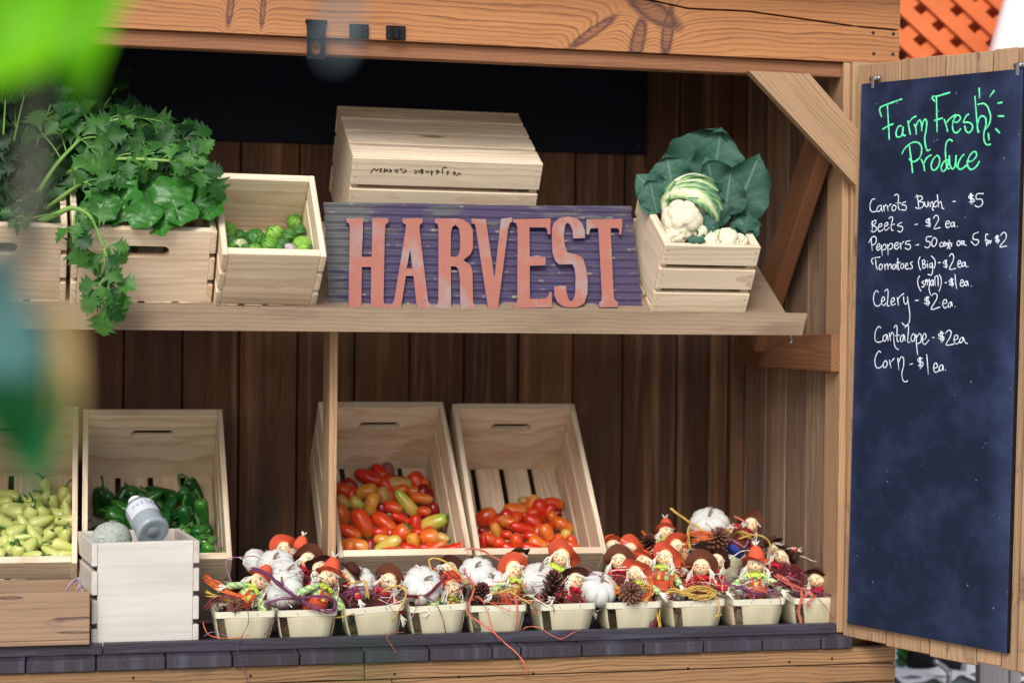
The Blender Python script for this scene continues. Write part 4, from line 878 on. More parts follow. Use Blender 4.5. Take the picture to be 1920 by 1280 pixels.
celery('drooping celery stalk hanging over the shelf lip in front of two crates', [
  ([(75,415,-.03),(110,400,-.075),(135,390,-.085),(165,402,-.09),(180,428,-.095),(195,465,-.1)], .0065, [(140,455,-.1,80,.058,3),(150,420,-.1,110,.045,2),(178,400,-.09,10,.045,2),(195,510,-.1,95,.060,3),(215,470,-.1,50,.045,2)]),
  ([(195,465,-.1),(205,500,-.1),(203,535,-.1),(197,560,-.1)], .003, [(218,545,-.1,70,.055,2),(195,580,-.1,100,.062,3),(180,545,-.1,115,.05,2),(205,555,-.1,85,.05,2)]),
  ([(110,400,-.075),(80,405,-.09),(45,412,-.1)], .003, [(40,418,-.1,140,.04,3),(25,405,-.09,-160,.035,2)])], M['celery_leaf'])
def bush(label, base, region, n, mats, L):
    """a bunch with many leafy stalks fanning out of one base"""
    p0 = at(*base); r = thing('celery', label, 'celery', Matrix.Translation(p0)); rq = random.Random(n)
    st = MB(); lf = MB(); x0, y0, x1, y1, ya, yb = region
    for k in range(n):
        px, py, Y = rq.uniform(x0, x1), rq.uniform(y0, y1), rq.uniform(ya, yb); tip = at(px, py, Y)-p0
        b_ = Vector((rq.uniform(-.03,.03), rq.uniform(-.02,.02), 0)); mid = b_.lerp(tip, .55)+Vector((0, 0, .02))
        P = smooth_line([b_, mid, tip], 5); st.tube(P, [.0042*(1-.6*i/(len(P)-1)) for i in range(len(P))], 6, flat=.8)
        d = (tip-mid).normalized()+Vector((rq.uniform(-.5,.5), rq.uniform(-.3,.1), rq.uniform(-.5,.3)))
        spray(lf, tip+d.normalized()*L*.5, d, (VW+Vector((rq.uniform(-.7,.7), 0, rq.uniform(0,1.1)))).normalized(), L*rq.uniform(.8,1.15), 3)
    s_ = st.build('stalks', M['celery_stalk'], r); lf.build('leaves', mats, s_)
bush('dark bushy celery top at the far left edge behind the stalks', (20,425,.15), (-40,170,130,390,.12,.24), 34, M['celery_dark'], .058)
bush('celery leaves and pale stalks low in the left end crate', (40,425,.10), (-30,330,135,420,.04,.14), 26, M['celery_shaded'], .050)
bush('celery leaves coloured as in shade, heaped behind the broad leafy greens', (190,420,.14), (110,235,345,390,.10,.20), 40, M['celery_shaded'], .055)
def broad(mb, base, d, nrm, L, wd, curl=.3, crk=.006, mi=0, nu=12, nv=14, wav=.1, tipw=.55, sd_=0):
    d = d.normalized(); s_ = d.cross(nrm).normalized(); n = s_.cross(d).normalized(); ph = random.uniform(0, 9); rn = random.random()*.5
    def fn(u, v):
        a = (u-.5)*2; sh = max(0, math.sin(math.pi*(.03+.97*v)**.82))**.5
        w_ = wd*sh*(1+.03*math.sin(v*23+ph))
        q = base+d*(L*v*(1-.1*abs(a)**2))+s_*(a*w_)
        h = -curl*L*v*v+wav*wd*math.sin(v*13+ph)*abs(a)**2+.22*wd*a*a
        h += crk*(math.sin(a*11+ph+v*5)*math.sin(v*31+ph))*(1-abs(a)**4)*min(1, abs(a)*6)
        return q+n*h
    mb.grid(fn, nu, nv, mi, rnd=rn*1.6-.3)
def greens(label, lst):
    p0 = at(*lst[0][:3]); r = thing('leafy_greens', label, 'greens', Matrix.Translation(p0), 'bunches of broad leafy greens')
    for (px, py, Y, ang, L, wd, tz, tx) in lst:
        mb = MB(); nr = (VW+Vector((tx, 0, tz))).normalized(); d = img_axis(ang, -.15)
        broad(mb, at(px, py-17, Y)-p0, d, nr, L*.95, wd*.95, curl=random.uniform(.15,.35), crk=.005, wav=.16); mb.build('leaf', M['broad_leaf'], r)
greens('broad glossy green leaves at left of the slotted crate, under the celery', [(235,425,-.05,200,.085,.040,.5,-.2),(180,430,-.055,-60,.085,.036,.6,.2),(250,428,-.055,-120,.10,.045,.4,-.1),(200,400,-.02,-50,.10,.045,.6,0),(150,430,-.05,-30,.07,.035,.6,0),(215,380,.03,-70,.10,.05,.5,.1)])
greens('broad glossy green leaves at right of the slotted crate, one leaf folded over the rim', [(240,432,-.075,-25,.088,.032,.3,.1),(330,436,-.07,190,.085,.040,.5,0),(310,424,-.06,-20,.085,.034,.5,.2),(290,400,-.03,-35,.105,.046,.5,.1),(300,405,.0,200,.10,.05,.5,0),(390,420,-.03,-100,.095,.040,.4,-.4),(350,395,.0,-80,.1,.05,.5,-.1),(395,430,-.05,-80,.08,.034,.3,-.7),(250,390,.02,-40,.1,.05,.5,0),(345,360,.05,-60,.09,.05,.6,0)])
# cauliflowers
def curd(mb, c, r, n, seed, flat=1.0):
    rs = random.Random(seed)
    def fib(k, ph): 
        out = []
        for i in range(k):
            z = 1-2*(i+.5)/k; th = i*2.39996+ph; q = math.sqrt(1-z*z)
            out.append(((Vector((q*math.cos(th), q*math.sin(th), z))+Vector((rs.uniform(-1,1), rs.uniform(-1,1), rs.uniform(-1,1)))*(.9/math.sqrt(k))).normalized(), rs.uniform(.8,1.15)))
        return out
    A, B = fib(30, seed), fib(230, seed*2); a2 = 2*(1-math.cos(.46)); b2 = 2*(1-math.cos(.17))
    nu, nv = 72, 44; k0 = len(mb.v); mb.ball((0,0,0), 1, nu=nu, nv=nv)
    for i in range(k0, len(mb.v)):
        d = Vector(mb.v[i])
        h1 = max((1-(d-q).length_squared/(a2*s_)) for q, s_ in A); h2 = max((1-(d-q).length_squared/(b2*s_)) for q, s_ in B)
        mb.v[i] = tuple(Vector(c)+d*r*(.80+.24*math.sqrt(max(0, h1))+.065*math.sqrt(max(0, h2))))
    return
    mb.ball(c, r*.86, nu=16, nv=10)
    for i in range(n):
        z = 1-2*(i+.5)/n; th = i*2.39996; q = math.sqrt(1-z*z); d = Vector((q*math.cos(th), q*math.sin(th), z))
        rr = r*rs.uniform(.17,.25); p = c+d*r*rs.uniform(.84,.93); mb.ball(p, rr, nu=8, nv=6)
        for k in range(7):
            e = (d+Vector((rs.uniform(-1,1), rs.uniform(-1,1), rs.uniform(-1,1)))*.9).normalized(); mb.ball(p+e*rr*.8, rr*rs.uniform(.35,.5), nu=6, nv=4)
def cauliflower(label, c, r, inner, outer, lumps, dome=None):
    p0 = at(*c); rt = thing('cauliflower', label, 'cauliflower', Matrix.Translation(p0))
    mb = MB()
    for (px, py, Y, rr, n, sd_) in lumps: curd(mb, at(px, py, Y)-p0, rr, n, sd_)
    mb.build('curd', M['curd'], rt)
    if dome:
        dc = at(*dome[:3])-p0; dr = dome[3]; cb_ = lambda t: RT*t[0]+UP*t[1]+VW*t[2]
        for (b_, m__, t_, wa, off) in dome[4]:
            def fn(u, v, b_=b_, m__=m__, t_=t_, wa=wa, off=off):
                q = lambda s_: (cb_(b_)*(1-s_)**2+cb_(m__)*2*s_*(1-s_)+cb_(t_)*s_*s_)
                c_ = q(v).normalized(); tg = (q(min(1, v+.02))-q(max(0, v-.02))).normalized(); sd_ = tg.cross(c_).normalized()
                w_ = wa*max(.02, math.sin(math.pi*(.12+.86*v)))**.6; a = (u-.5)*2
                return dc+(c_+sd_*math.tan(w_)*a).normalized()*dr*(1+off+.05*abs(a)**2*v+.025*math.sin(v*9+a*4)*abs(a)+(.05*(1-abs(a)*5) if abs(a) < .2 else 0)*(1-v))
            mb = MB().grid(fn, 18, 20, rnd=random.uniform(0,.3)); mb.build('leaf', M['cauli_wrap'], rt)
    for mat, lst in (('cauli_inner', inner), ('cauli_leaf', outer)):
        for (px, py, Y, ang, L, wd, curl, nx, nz, lean) in lst:
            mb = MB(); nr = (VW+Vector((nx, 0, nz))).normalized(); broad(mb, at(px, py, Y)-p0, img_axis(ang, lean), nr, L, wd, curl=curl, crk=.0012, wav=.17, nu=18, nv=26); mb.build('leaf', M[mat], rt)
cauliflower('large cauliflower with big blue-green leaves in the sideways shelf crate', (1290,400,.05), .07,
  [],
  [(1290,365,.085,-66,.178,.088,.06,.0,.1,-.15),(1335,352,.075,-80,.145,.062,.1,.2,.1,0),(1246,385,.05,-130,.095,.042,.3,-.2,.3,.1),(1232,400,.04,-105,.085,.034,.2,-.4,0,.1),(1262,360,.06,-100,.09,.05,.15,-.2,.2,0),
   (1356,405,.04,-108,.145,.058,-.05,.3,.2,.05),(1372,412,.02,-66,.165,.060,.15,.15,.1,.1),(1358,400,.0,-80,.09,.045,.3,.1,.4,.15),(1340,380,.0,70,.06,.034,.4,.1,.5,.2),(1378,420,.0,-10,.06,.03,.4,.2,.7,.2),(1368,445,.0,-30,.075,.028,.3,.2,.6,.2),(1318,418,-.045,60,.055,.03,.5,.0,.6,.2)],
  [(1279,414,-.022,.045,64,1),(1268,440,-.03,.026,46,2),(1304,436,-.026,.028,40,3),(1294,392,.035,.060,40,9)],
  (1298,388,.03,.074,[((-.95,-.1,.35),(-.35,1.1,.75),(.75,.45,.55),.34,.0),((-.9,-.5,.4),(-1.1,.3,.55),(-.55,.95,.3),.3,.01),((-.85,.25,.45),(.05,.75,1.2),(.85,-.15,.6),.30,.04),((-.55,.75,.4),(.1,1.2,.3),(.75,.65,.2),.3,.02),((-.5,.35,.85),(.35,.45,1.2),(.75,-.55,.7),.26,.08)]))
cauliflower('small cauliflower low at the front right corner of the sideways shelf crate', (1350,452,-.03), .04,
  [(1322,455,-.05,-50,.045,.014,.4,0,.6,.1)], [(1318,440,-.045,-70,.06,.02,.3,.3,.2,.1),(1410,450,-.02,-120,.07,.03,.3,-.2,.3,0),(1290,450,-.05,-20,.045,.02,.4,0,.7,.2)],
  [(1362,452,-.04,.028,48,5),(1330,457,-.045,.022,40,6),(1385,455,-.03,.020,22,7)])
False and tag((lambda mb: [leaflet(mb, at(1285+k*5, 582, -.024), img_axis(40*k-100, .2), VW, .014, mi=0) for k in range(5)] and mb)(MB()).build('leaf_scrap', M['celery_leaf']), 'small green leaf scrap on the lip under the cauliflower crate', 'leaf')

# ------------------------------------------------------------------ melon and bottle in the upright crate
def melon_mat():
    b = NT('melon_rind'); P = b.n('TexCoord', {}, 3); d = b.n('TexVoronoi', {'Vector': b.mix(.12, P, b.noise(P, 30, 3, out=1)), 'Scale': 150}, 0, feature='DISTANCE_TO_EDGE')
    net = b.ramp(d, [(.0, 1), (.16, .8), (.3, 0)]); nz = b.noise(P, 40, 3)
    col = b.mix(net, lin(104,118,112), lin(196,200,188)); 
    return b.done(b.principled(col, .75, b.bump(net, .6, .004)))
mp = at(209, 1016, .115)
ml = thing('cantaloupe', 'grey netted cantaloupe melon in the upright front crate beside the bottle', 'melon', Matrix.Translation(mp))
mb = MB().lathe([(.0001,-.044),(.016,-.0425),(.029,-.035),(.039,-.022),(.0435,-.006),(.0435,.008),(.039,.023),(.029,.036),(.016,.0425),(.0001,.044)], 28, fn=lambda th, z: 1+.012*math.cos(10*th)); mb.build('rind', melon_mat(), ml)
mb = MB().lathe([(.006,.043),(.005,.0475)], 8); mb.build('stem_scar', M['grey_pine'], ml)
def glass_mat(name, col, rough=.03):
    b = NT(name); gl = b.n('BsdfGlass', {'Color': col, 'Roughness': rough, 'IOR': 1.45}); tr = b.n('BsdfTransparent', {'Color': (.92,.96,.96,1)})
    pr = b.principled(col, .1, Specular_IOR_Level=.8)
    return b.done(b.n('MixShader', {0: .34, 1: b.n('MixShader', {0: .5, 1: gl, 2: tr}), 2: pr}))
b0 = at(288, 998, .075); b1 = at(252, 938, .175); ax = (b1-b0); BL = ax.length; ax.normalize()
zx = ax; yx = (Vector((0,0,1))-zx*zx.z).normalized(); xx = yx.cross(zx)
FB = frame_of(b0, xx, yx, zx)
bt = thing('glass_bottle', 'clear glass bottle with pale label lying in the upright front crate', 'bottle', FB)
R = .0345; prof = [(.012,.006),(.024,.002),(.031,0),(.0365,.004),(R,.012),(R,.05),(R,BL*.62),(R*.985,BL*.68),(R*.90,BL*.75),(R*.68,BL*.82),(R*.46,BL*.86),(R*.40,BL*.9),(R*.38,BL*.96)]
MB().lathe(prof, 32).build('bottle_body', glass_mat('bottle_glass', lin(222,234,238)), bt)
MB().lathe([(r_*.93, z_+.004) for r_, z_ in prof[:-4]], 28).build('liquid', glass_mat('bottle_liquid', lin(222,236,242), .0), bt)
mb = MB()
for k in range(40):
    a = 2*math.pi*k/40; mb.ball((.0315*math.cos(a), .0315*math.sin(a), .0005), (.0016,.0016,.0018), nu=6, nv=4)
mb.lathe([(.013,.004),(.015,.0015),(.014,.0)], 24); mb.build('base_ring', glass_mat('bottle_ring', lin(190,204,214), .1), bt)
M['white'] = plain('white_cap', lin(228,230,232), .5, .06, 60); M['paper'] = plain('label_paper', lin(196,202,208), .7, .04, 80)
MB().lathe([(R*.43,BL*.91),(R*.45,BL*.915),(R*.45,BL*.945),(R*.40,BL*.95),(R*.43,BL*.955),(R*.43,BL*.99),(R*.36,BL)], 20).build('cap', M['white'], bt)
def wrapn(th, z, r_): return Vector((r_*math.cos(th), r_*math.sin(th), z))
MB().grid(lambda u, v: wrapn(math.radians(8+u*164), BL*(.34+.32*v), R+.0006), 30, 6).build('label', M['paper'], bt)
mb = MB().grid(lambda u, v: wrapn(math.radians(85+u*10), BL*(.585+.02*v)+(0 if u < .5 else 0), R+.0009), 4, 2); mb.build('label_emblem', plain('emblem_blue', lin(70,96,160), .6), bt)
LT = {'C': "1,.9 .5,1 0,.6 .1,.1 .6,0 1,.15", 'A': "0,0 .5,1 1,0/.2,.4 .8,.4", 'R': "0,0 0,1 .7,.95 .7,.55 0,.5/.3,.5 1,0", 'L': "0,1 0,0 .9,0", 'S': "1,.85 .5,1 .1,.75 .8,.35 .7,.05 0,.1", 'O': ".5,0 0,.5 .5,1 1,.5 .5,0", 'N': "0,0 0,1 .9,0 .9,1"}
mb = MB()
for i, ch in enumerate("CARLSON"):
    for st in LT[ch].split('/'):
        pts = [tuple(map(float, p.split(','))) for p in st.split()]
        mb.tube([wrapn(math.radians(146-i*17-p[0]*9.5), BL*(.50+p[1]*.085), R+.0008) for p in pts], .0005, 5)
mb.build('label_lettering', plain('label_ink', lin(60,68,90), .7), bt)
# ------------------------------------------------------------------ berry baskets
def veneer_mat(name, a, c):
    b = NT(name); P = b.n('TexCoord', {}, 3); n1 = b.noise(b.n('Mapping', {0: P, 3: (160, 160, 6)}), 1, 3); n2 = b.noise(b.n('Mapping', {0: P, 3: (30, 30, 8)}), 1, 3)
    col = b.mix(b.m('MULTIPLY_ADD', n1, .5, b.m('MULTIPLY', n2, .5)), a, c)
    return b.done(b.principled(col, .65, b.bump(n1, .15, .001), Specular_IOR_Level=.3))
M['veneer'] = veneer_mat('basket_veneer', lin(216,208,178), lin(182,174,142)); M['veneer_rim'] = veneer_mat('basket_rim', lin(226,222,200), lin(204,200,172))
BT, BB, BHT = .0625, .049, .077
def basket_parts():
    out = []
    def pan(a0, a1, c0, c1, side):
        mb = MB(); P = []
        for w in (0, .0016):
            P += [(a0, -BB-w, 0), (a1, -BB-w, 0), (c1, -BT-w, BHT-.002), (c0, -BT-w, BHT-.002)]
        # slight belly
        vs = []
        for w in (0, .0016):
            for j in range(5):
                t = j/4; y = -(BB+(BT-BB)*t)-w-.002*math.sin(math.pi*t)
                for i in range(5):
                    s_ = i/4; vs.append(Vector(((a0+(a1-a0)*s_)*(1-t)+(c0+(c1-c0)*s_)*t, y-.0015*math.sin(math.pi*s_), (BHT-.002)*t)))
        fs = []
        for L_ in (0, 25):
            for j in range(4):
                for i in range(4):
                    f = [L_+j*5+i, L_+j*5+i+1, L_+(j+1)*5+i+1, L_+(j+1)*5+i]; fs.append(f if L_ else f[::-1])
        ed = [0,1,2,3,4,9,14,19,24,23,22,21,20,15,10,5]
        for i in range(16): a, b = ed[i], ed[(i+1) % 16]; fs.append([a, b, 25+b, 25+a])
        Rz = Matrix.Rotation(side*math.pi/2, 4, 'Z'); return mb.add([Rz @ v for v in vs], fs, 0, None, 0, True)
    for s_ in range(4): out.append(('panel', pan(-.034, .046, -.048, .056, s_) if s_ == 0 else pan(-.041, .043, -.053, .053, s_), 'veneer'))
    mb = MB().board((-BB, -BB, 0), (BB, BB, .0018)); out.append(('base', mb, 'veneer'))
    mb = MB(); pts = []
    h = BT+.0025
    for cx, cy, a0 in ((1,-1,-90),(1,1,0),(-1,1,90),(-1,-1,180)):
        for k in range(5):
            a = math.radians(a0+k*22.5); rr = .010; pts.append((cx*(h-rr)+rr*math.cos(a), cy*(h-rr)+rr*math.sin(a)))
    n = len(pts); vs = []
    for (o_, z) in ((0, BHT-.014), (.0006, BHT), (-.002, BHT), (-.0022, BHT-.014)):
        for x, y in pts: l = math.hypot(x, y); vs.append(Vector((x+x/l*o_, y+y/l*o_, z)))
    fs = [[r_*n+i, r_*n+(i+1) % n, ((r_+1) % 4)*n+(i+1) % n, ((r_+1) % 4)*n+i] for r_ in range(4) for i in range(n)]
    mb.add(vs, fs, 0); 
    for x, z in ((-.022, BHT-.008), (.026, BHT-.007)): mb.tube([(x-.002, -h-.0008, z+.003), (x+.001, -h-.0008, z-.003)], .0005, 5, mi=1)
    out.append(('rim', mb, 'veneer_rim')); return out
proto = None; BASK = []
def basket(px, Y, zrot, label, z=.8268, tilt=0, p=None):
    global proto
    c = p or Vector((at(px, 1165, Y).x, Y, z))
    Mx = Matrix.Translation(c) @ Matrix.Rotation(math.radians(zrot), 4, 'Z') @ Matrix.Rotation(math.radians(tilt), 4, 'Y')
    if proto is None:
        proto = thing('berry_basket', label, 'basket', Mx, 'pale berry baskets on the counter')
        for nm, mb, mt in basket_parts(): mb.build(nm, [M[mt], M['screw']], proto)
    else: copy_thing(proto, Mx, label)
    BASK.append(c); return c
bk = [(454,'leftmost in the front row, orange raffia spilling from it'),(570,'second from left in the front row, under purple raffia bow'),(695,'third from left in the front row, its rim tilted up to the right'),(813,'fourth in the front row, orange hatted doll leaning over its rim'),(924,'fifth in the front row, dark pine cone at its left side'),(1050,'sixth in the front row, large dark pine cone and bearded doll'),(1173,'seventh in the front row, brown round pine cone in the middle'),(1291,'fourth from right end of front row, yellow raffia loops on its rim'),(1404,'second from right in the front row, purple raffia across it'),(1517,'rightmost in the front row, coral raffia tassel hanging down')]
for i, (px, lb) in enumerate(bk): basket(px, .105, [2,1,3,2,-1,4,2,5,3,3][i], 'pale basket %s' % lb, tilt=[0,0,-3.5,-2,0,0,0,0,0,0][i], z=.8268+(.004 if i in (2,3) else 0))
basket(506, .262, -3, 'pale basket behind the front row, between crate edges at left'); basket(560, .268, 6, 'pale basket behind the purple raffia bow basket') if False else None
for i, px in enumerate((1188,1300,1405,1500)): basket(px, .26, random.uniform(-5,5), 'pale basket in the hidden second row, %s from left' % ORD[i])
RB = at(1349, 1029, .245); rb = basket(0, 0, 2, 'pale basket raised on top of the others, holding white pumpkin and orange raffia', p=Vector((RB.x, .30, .9045)))

# ------------------------------------------------------------------ scarecrow dolls
def plaid(name, base, c1, c2, c3, sc=95):
    b = NT(name); x, y, z = b.xyz(b.n('TexCoord', {}, 3)); 
    def st(v, f, w, o): return b.m('LESS_THAN', b.m('FRACT', b.m('MULTIPLY_ADD', v, f, o)), w)
    col = b.mix(b.m('MULTIPLY', st(x, sc, .45, .1), .75), base, c1); col = b.mix(b.m('MULTIPLY', st(z, sc, .4, .3), .6), col, c2)
    col = b.mix(st(x, sc, .1, .5), col, c3); col = b.mix(st(z, sc, .1, .8), col, c3)
    nz = b.noise(b.n('TexCoord', {}, 3), 300, 2); t = b.m('MULTIPLY_ADD', nz, .3, .85)
    return b.done(b.principled(b.mix(1., col, b.comb(t, t, t), 'MULTIPLY'), .85, b.bump(nz, .3, .001), Specular_IOR_Level=.15))
M['plaid_lime'] = plaid('plaid_lime', lin(196,220,100), lin(120,190,90), lin(232,236,190), lin(60,110,170))
M['plaid_red'] = plaid('plaid_crimson', lin(170,26,62), lin(140,16,50), lin(196,40,80), lin(222,190,120), 70)
M['felt_orange'] = plain('felt_orange', lin(212,92,64), .9, .12, 60, bump=.2, spec=.1)
M['felt_brown'] = plain('felt_brown', lin(104,62,46), .9, .15, 60, bump=.2, spec=.1)
M['felt_dark'] = plain('felt_dark_brown', lin(74,44,36), .9, .15, 60, bump=.2, spec=.1)
M['skin'] = plain('doll_face', lin(238,214,168), .7, .06, 80); M['cheek'] = plain('doll_cheek', lin(232,140,104), .8); M['ink'] = plain('doll_ink', lin(24,22,26), .5)
M['nose'] = plain('doll_nose', lin(226,110,50), .7); M['lime'] = plain('collar_lime', lin(190,214,84), .85, .15, 80, bump=.3); M['crimson'] = plain('collar_crimson', lin(184,20,46), .85, .15, 80, bump=.3)
M['yarn'] = plain('yarn_white', lin(236,230,214), .85, .12, 120, spec=.2); M['blue'] = plain('denim_blue', lin(36,60,140), .85, .2, 120)
M['overall_o'] = plain('overall_orange', lin(206,88,60), .9, .14, 90, bump=.3, spec=.1); M['overall_b'] = plain('overall_brown', lin(100,48,42), .9, .18, 90, bump=.3, spec=.1)
M['patch'] = plain('patch_yellow', lin(232,220,90), .85)
HR = .0205
def doll_proto(kind, hat):
    rs = random.Random(kind+hat); oc = kind == 'orange'; P = []
    ex_ = rs.uniform(.0058,.0078); ez_ = rs.uniform(.003,.006); mw = rs.uniform(.75,1.15); md = rs.uniform(-.0015,.002); hs = rs.uniform(.93,1.07)
    def add(nm, mb, mats, par=None): P.append((nm, mb, mats, par))
    add('head', MB().ball((0,0,0), (HR*hs, HR*.92, HR/hs), nu=18, nv=12), M['skin'])
    mb = MB()
    for s_ in (-1, 1):
        add('eye', MB().ball((s_*ex_, -HR*.87, ez_), (.0015,.0010,.0022), nu=8, nv=6), M['ink'], 'head')
        add('cheek', MB().ball((s_*.0112, -HR*.74, -.0045), (.0040,.0013,.0036), nu=10, nv=6), M['cheek'], 'head')
        add('eyebrow', MB().tube([(s_*.0042, -HR*.87, .009), (s_*.007, -HR*.83, .0105), (s_*.0095, -HR*.78, .0095)], .0006, 5), M['ink'], 'head')
    add('nose', MB().ball((0, -HR*.94, -.001), (.0025,.002,.0028), nu=8, nv=6), M['nose'], 'head')
    add('mouth', MB().tube([(-.0095*mw, -HR*.81, -.0055+md), (-.006*mw, -HR*.86, -.0092), (0, -HR*.875, -.0108-md), (.006*mw, -HR*.86, -.0092), (.0095*mw, -HR*.81, -.0055+md)], .0006, 5), M['ink'], 'head')
    # hat: floppy brim and crown
    hm = M['felt_orange'] if oc else (M['felt_brown'] if hat != 'tipped' else M['felt_dark'])
    Rh = {'halo': .040, 'cap': .034, 'tipped': .037}[hat]; ph = rs.uniform(0, 6)
    def brim(u, v):
        a = 2*math.pi*u; r_ = .010+(Rh-.010)*v
        return Vector((r_*math.cos(a), r_*math.sin(a)*.95, .0045*v*math.sin(2*a+ph)+.003*v*math.sin(3*a+1)))
    mb = MB().grid(brim, 32, 5); n0 = len(mb.v); mb.add([(x, y, z-.0012) for x, y, z in mb.v], [f[::-1] for f in mb.f], 0, None, 0, True)
    if hat == 'cap':
        mb.lathe([(.0205,-.001),(.0212,.006),(.019,.014),(.0145,.024),(.010,.031),(.004,.034)], 18, fn=lambda th, z: 1+.05*math.sin(3*th+z*90)); tz, ty, tl = .014, -8, .034
        Mh = Matrix.Translation((0, .002, .0105)) @ Matrix.Rotation(math.radians(-22), 4, 'X')
    elif hat == 'halo':
        mb.lathe([(.021,-.001),(.020,.008),(.016,.018),(.008,.022)], 18); tl = .026
        Mh = Matrix.Translation((0, .0085, .008)) @ Matrix.Rotation(math.radians(-66), 4, 'X')
    else:
        mb.lathe([(.0205,-.001),(.0205,.009),(.0175,.016),(.009,.018)], 18); tl = .02
        Mh = Matrix.Translation((.004, .006, .010)) @ Matrix.Rotation(math.radians(28), 4, 'Y') @ Matrix.Rotation(math.radians(-38), 4, 'X')
    mb.xform(Mh); add('hat', mb, hm)
    if hat == 'cap':
        mb = MB()
        for k in range(12):
            a = rs.uniform(0, 6.28); d = Vector((math.cos(a)*.008, math.sin(a)*.008, rs.uniform(.006,.014)))
            mb.tube([Mh @ Vector((0,0,.031)), Mh @ (Vector((0,0,.033))+d*.6), Mh @ (Vector((0,0,.034))+d)], [.0011,.0012,.0008], 5)
        add('tassel', mb, M['yarn'], 'hat')
    mb = MB()
    for s_ in (-1, 1):
        for k in range(9):
            x0 = s_*(HR*.8+rs.uniform(0, .003)); y0 = rs.uniform(-.009,.004); ln = rs.uniform(.022,.044)
            mb.tube(smooth_line([(x0*.85, y0, .008), (x0*1.15, y0-.002, -.004), (x0*1.15+s_*rs.uniform(-.002,.012), y0-.004, -.016), (x0+s_*rs.uniform(.0,.020), y0-rs.uniform(.002,.012), -ln)], 3), .0011, 5)
    for k in range(9):
        x0 = -.014+.0035*k; mb.tube([(x0, -HR*.72, .0135), (x0*1.15, -HR*.9, .0095+rs.uniform(-.002,.001))], .0010, 5)
    add('hair', mb, M['yarn'])
    mb = MB()
    mb.grid(lambda u, v: Vector(((.007+.015*v)*math.cos(u*6.2832)*1.1, (.007+.0125*v)*math.sin(u*6.2832)-.003, -.0195-.006*v+.0028*v*math.sin(u*6.2832*7+1))), 56, 4)
    mb.grid(lambda u, v: Vector(((.006+.012*v)*math.cos(u*6.2832)*1.1, (.006+.0105*v)*math.sin(u*6.2832)-.003, -.017-.005*v+.0026*v*math.sin(u*6.2832*6+2))), 56, 4)
    for s_ in (-1, 1): mb.ball((s_*.0065, -.0165, -.0235), (.0068,.0028,.0046), nu=10, nv=6, M=Matrix.Identity(4))
    add('collar', mb, M['lime'] if oc else M['crimson'])
    mb = MB().lathe([(.010,-.075),(.020,-.068),(.0215,-.052),(.020,-.036),(.016,-.024),(.009,-.018)], 14)
    mb.v = [(x*1.05, y*.72, z) for x, y, z in mb.v]
    for s_ in (-1, 1):
        A = [(s_*.012, 0, -.027), (s_*.028, -.003, -.034), (s_*.044, -.008, -.044), (s_*.057, -.012, -.055)]
        mb.tube(smooth_line(A, 3), [.0085,.0092,.0098,.010,.0104,.0108,.0112,.0116,.0120,.0122], 9, flat=.75)
    add('shirt', mb, M['plaid_lime'] if oc else M['plaid_red'])
    for s_ in (-1, 1):
        mb = MB()
        for k in range(16):
            e = Vector((s_*(.072+rs.uniform(-.006,.010)), -.016+rs.uniform(-.008,.008), -.068+rs.uniform(-.014,.010)))
            mb.tube([(s_*.053, -.011, -.051), Vector((s_*.060, -.013, -.058)).lerp(e, .4), e], [.0016,.0015,.0007], 5)
        add('hand', mb, M['yarn'])
    mb = MB()
    mb.board((-.0135, -.0185, -.052), (.0135, -.0155, -.036), bev=.001)
    for s_ in (-1, 1): mb.board((s_*.0095-.0034, -.0178, -.040), (s_*.0095+.0034, -.0150, -.021), bev=.0008)
    mb.lathe([(.014,-.090),(.0245,-.086),(.0235,-.072),(.0222,-.060),(.020,-.050)], 14, M=Matrix.Diagonal((1.12,.82,1,1)))
    add('overalls', mb, M['overall_o'] if oc else M['overall_b'])
    if oc: add('trouser_patch', MB().board((-.004, -.0195, -.052), (.004, -.0182, -.038), bev=.0006), M['patch'])
    else: add('trouser_cuff', MB().lathe([(.012,-.100),(.0225,-.096),(.0235,-.084)], 14, M=Matrix.Diagonal((1.1,.82,1,1))), M['blue'])
    out = []
    for nm, mb, mats, par in P: out.append((nm, mb.mesh(nm, mats), par))
    return out
DP = {(k, h): doll_proto(k, h) for k in ('orange', 'brown') for h in ('halo', 'cap', 'tipped')}
rsd = random.Random(5)
def doll(px, py, Y, kind, hat, roll, lean, yaw, sc, where):
    p = at(px, py, Y); shirt = 'lime checked shirt' if kind == 'orange' else 'crimson checked shirt'
    Mx = Matrix.Translation(p) @ Matrix.Rotation(math.radians(yaw-12+rsd.uniform(-34,34)), 4, 'Z') @ Matrix.Rotation(math.radians(roll+rsd.uniform(-20,20)), 4, 'Y') @ Matrix.Rotation(math.radians(lean*.4-6+rsd.uniform(-10,14)), 4, 'X') @ Matrix.Scale(sc*.90, 4)
    r = thing('scarecrow_doll', '%s hatted scarecrow doll %s' % (kind, where), 'doll', Mx, 'small scarecrow dolls in the baskets'); made = {}
    for nm, me, par in DP[(kind, hat)]:
        o = link_mesh(nm, me, made.get(par, r)); made.setdefault(nm, o)
O_, B_ = 'orange', 'brown'
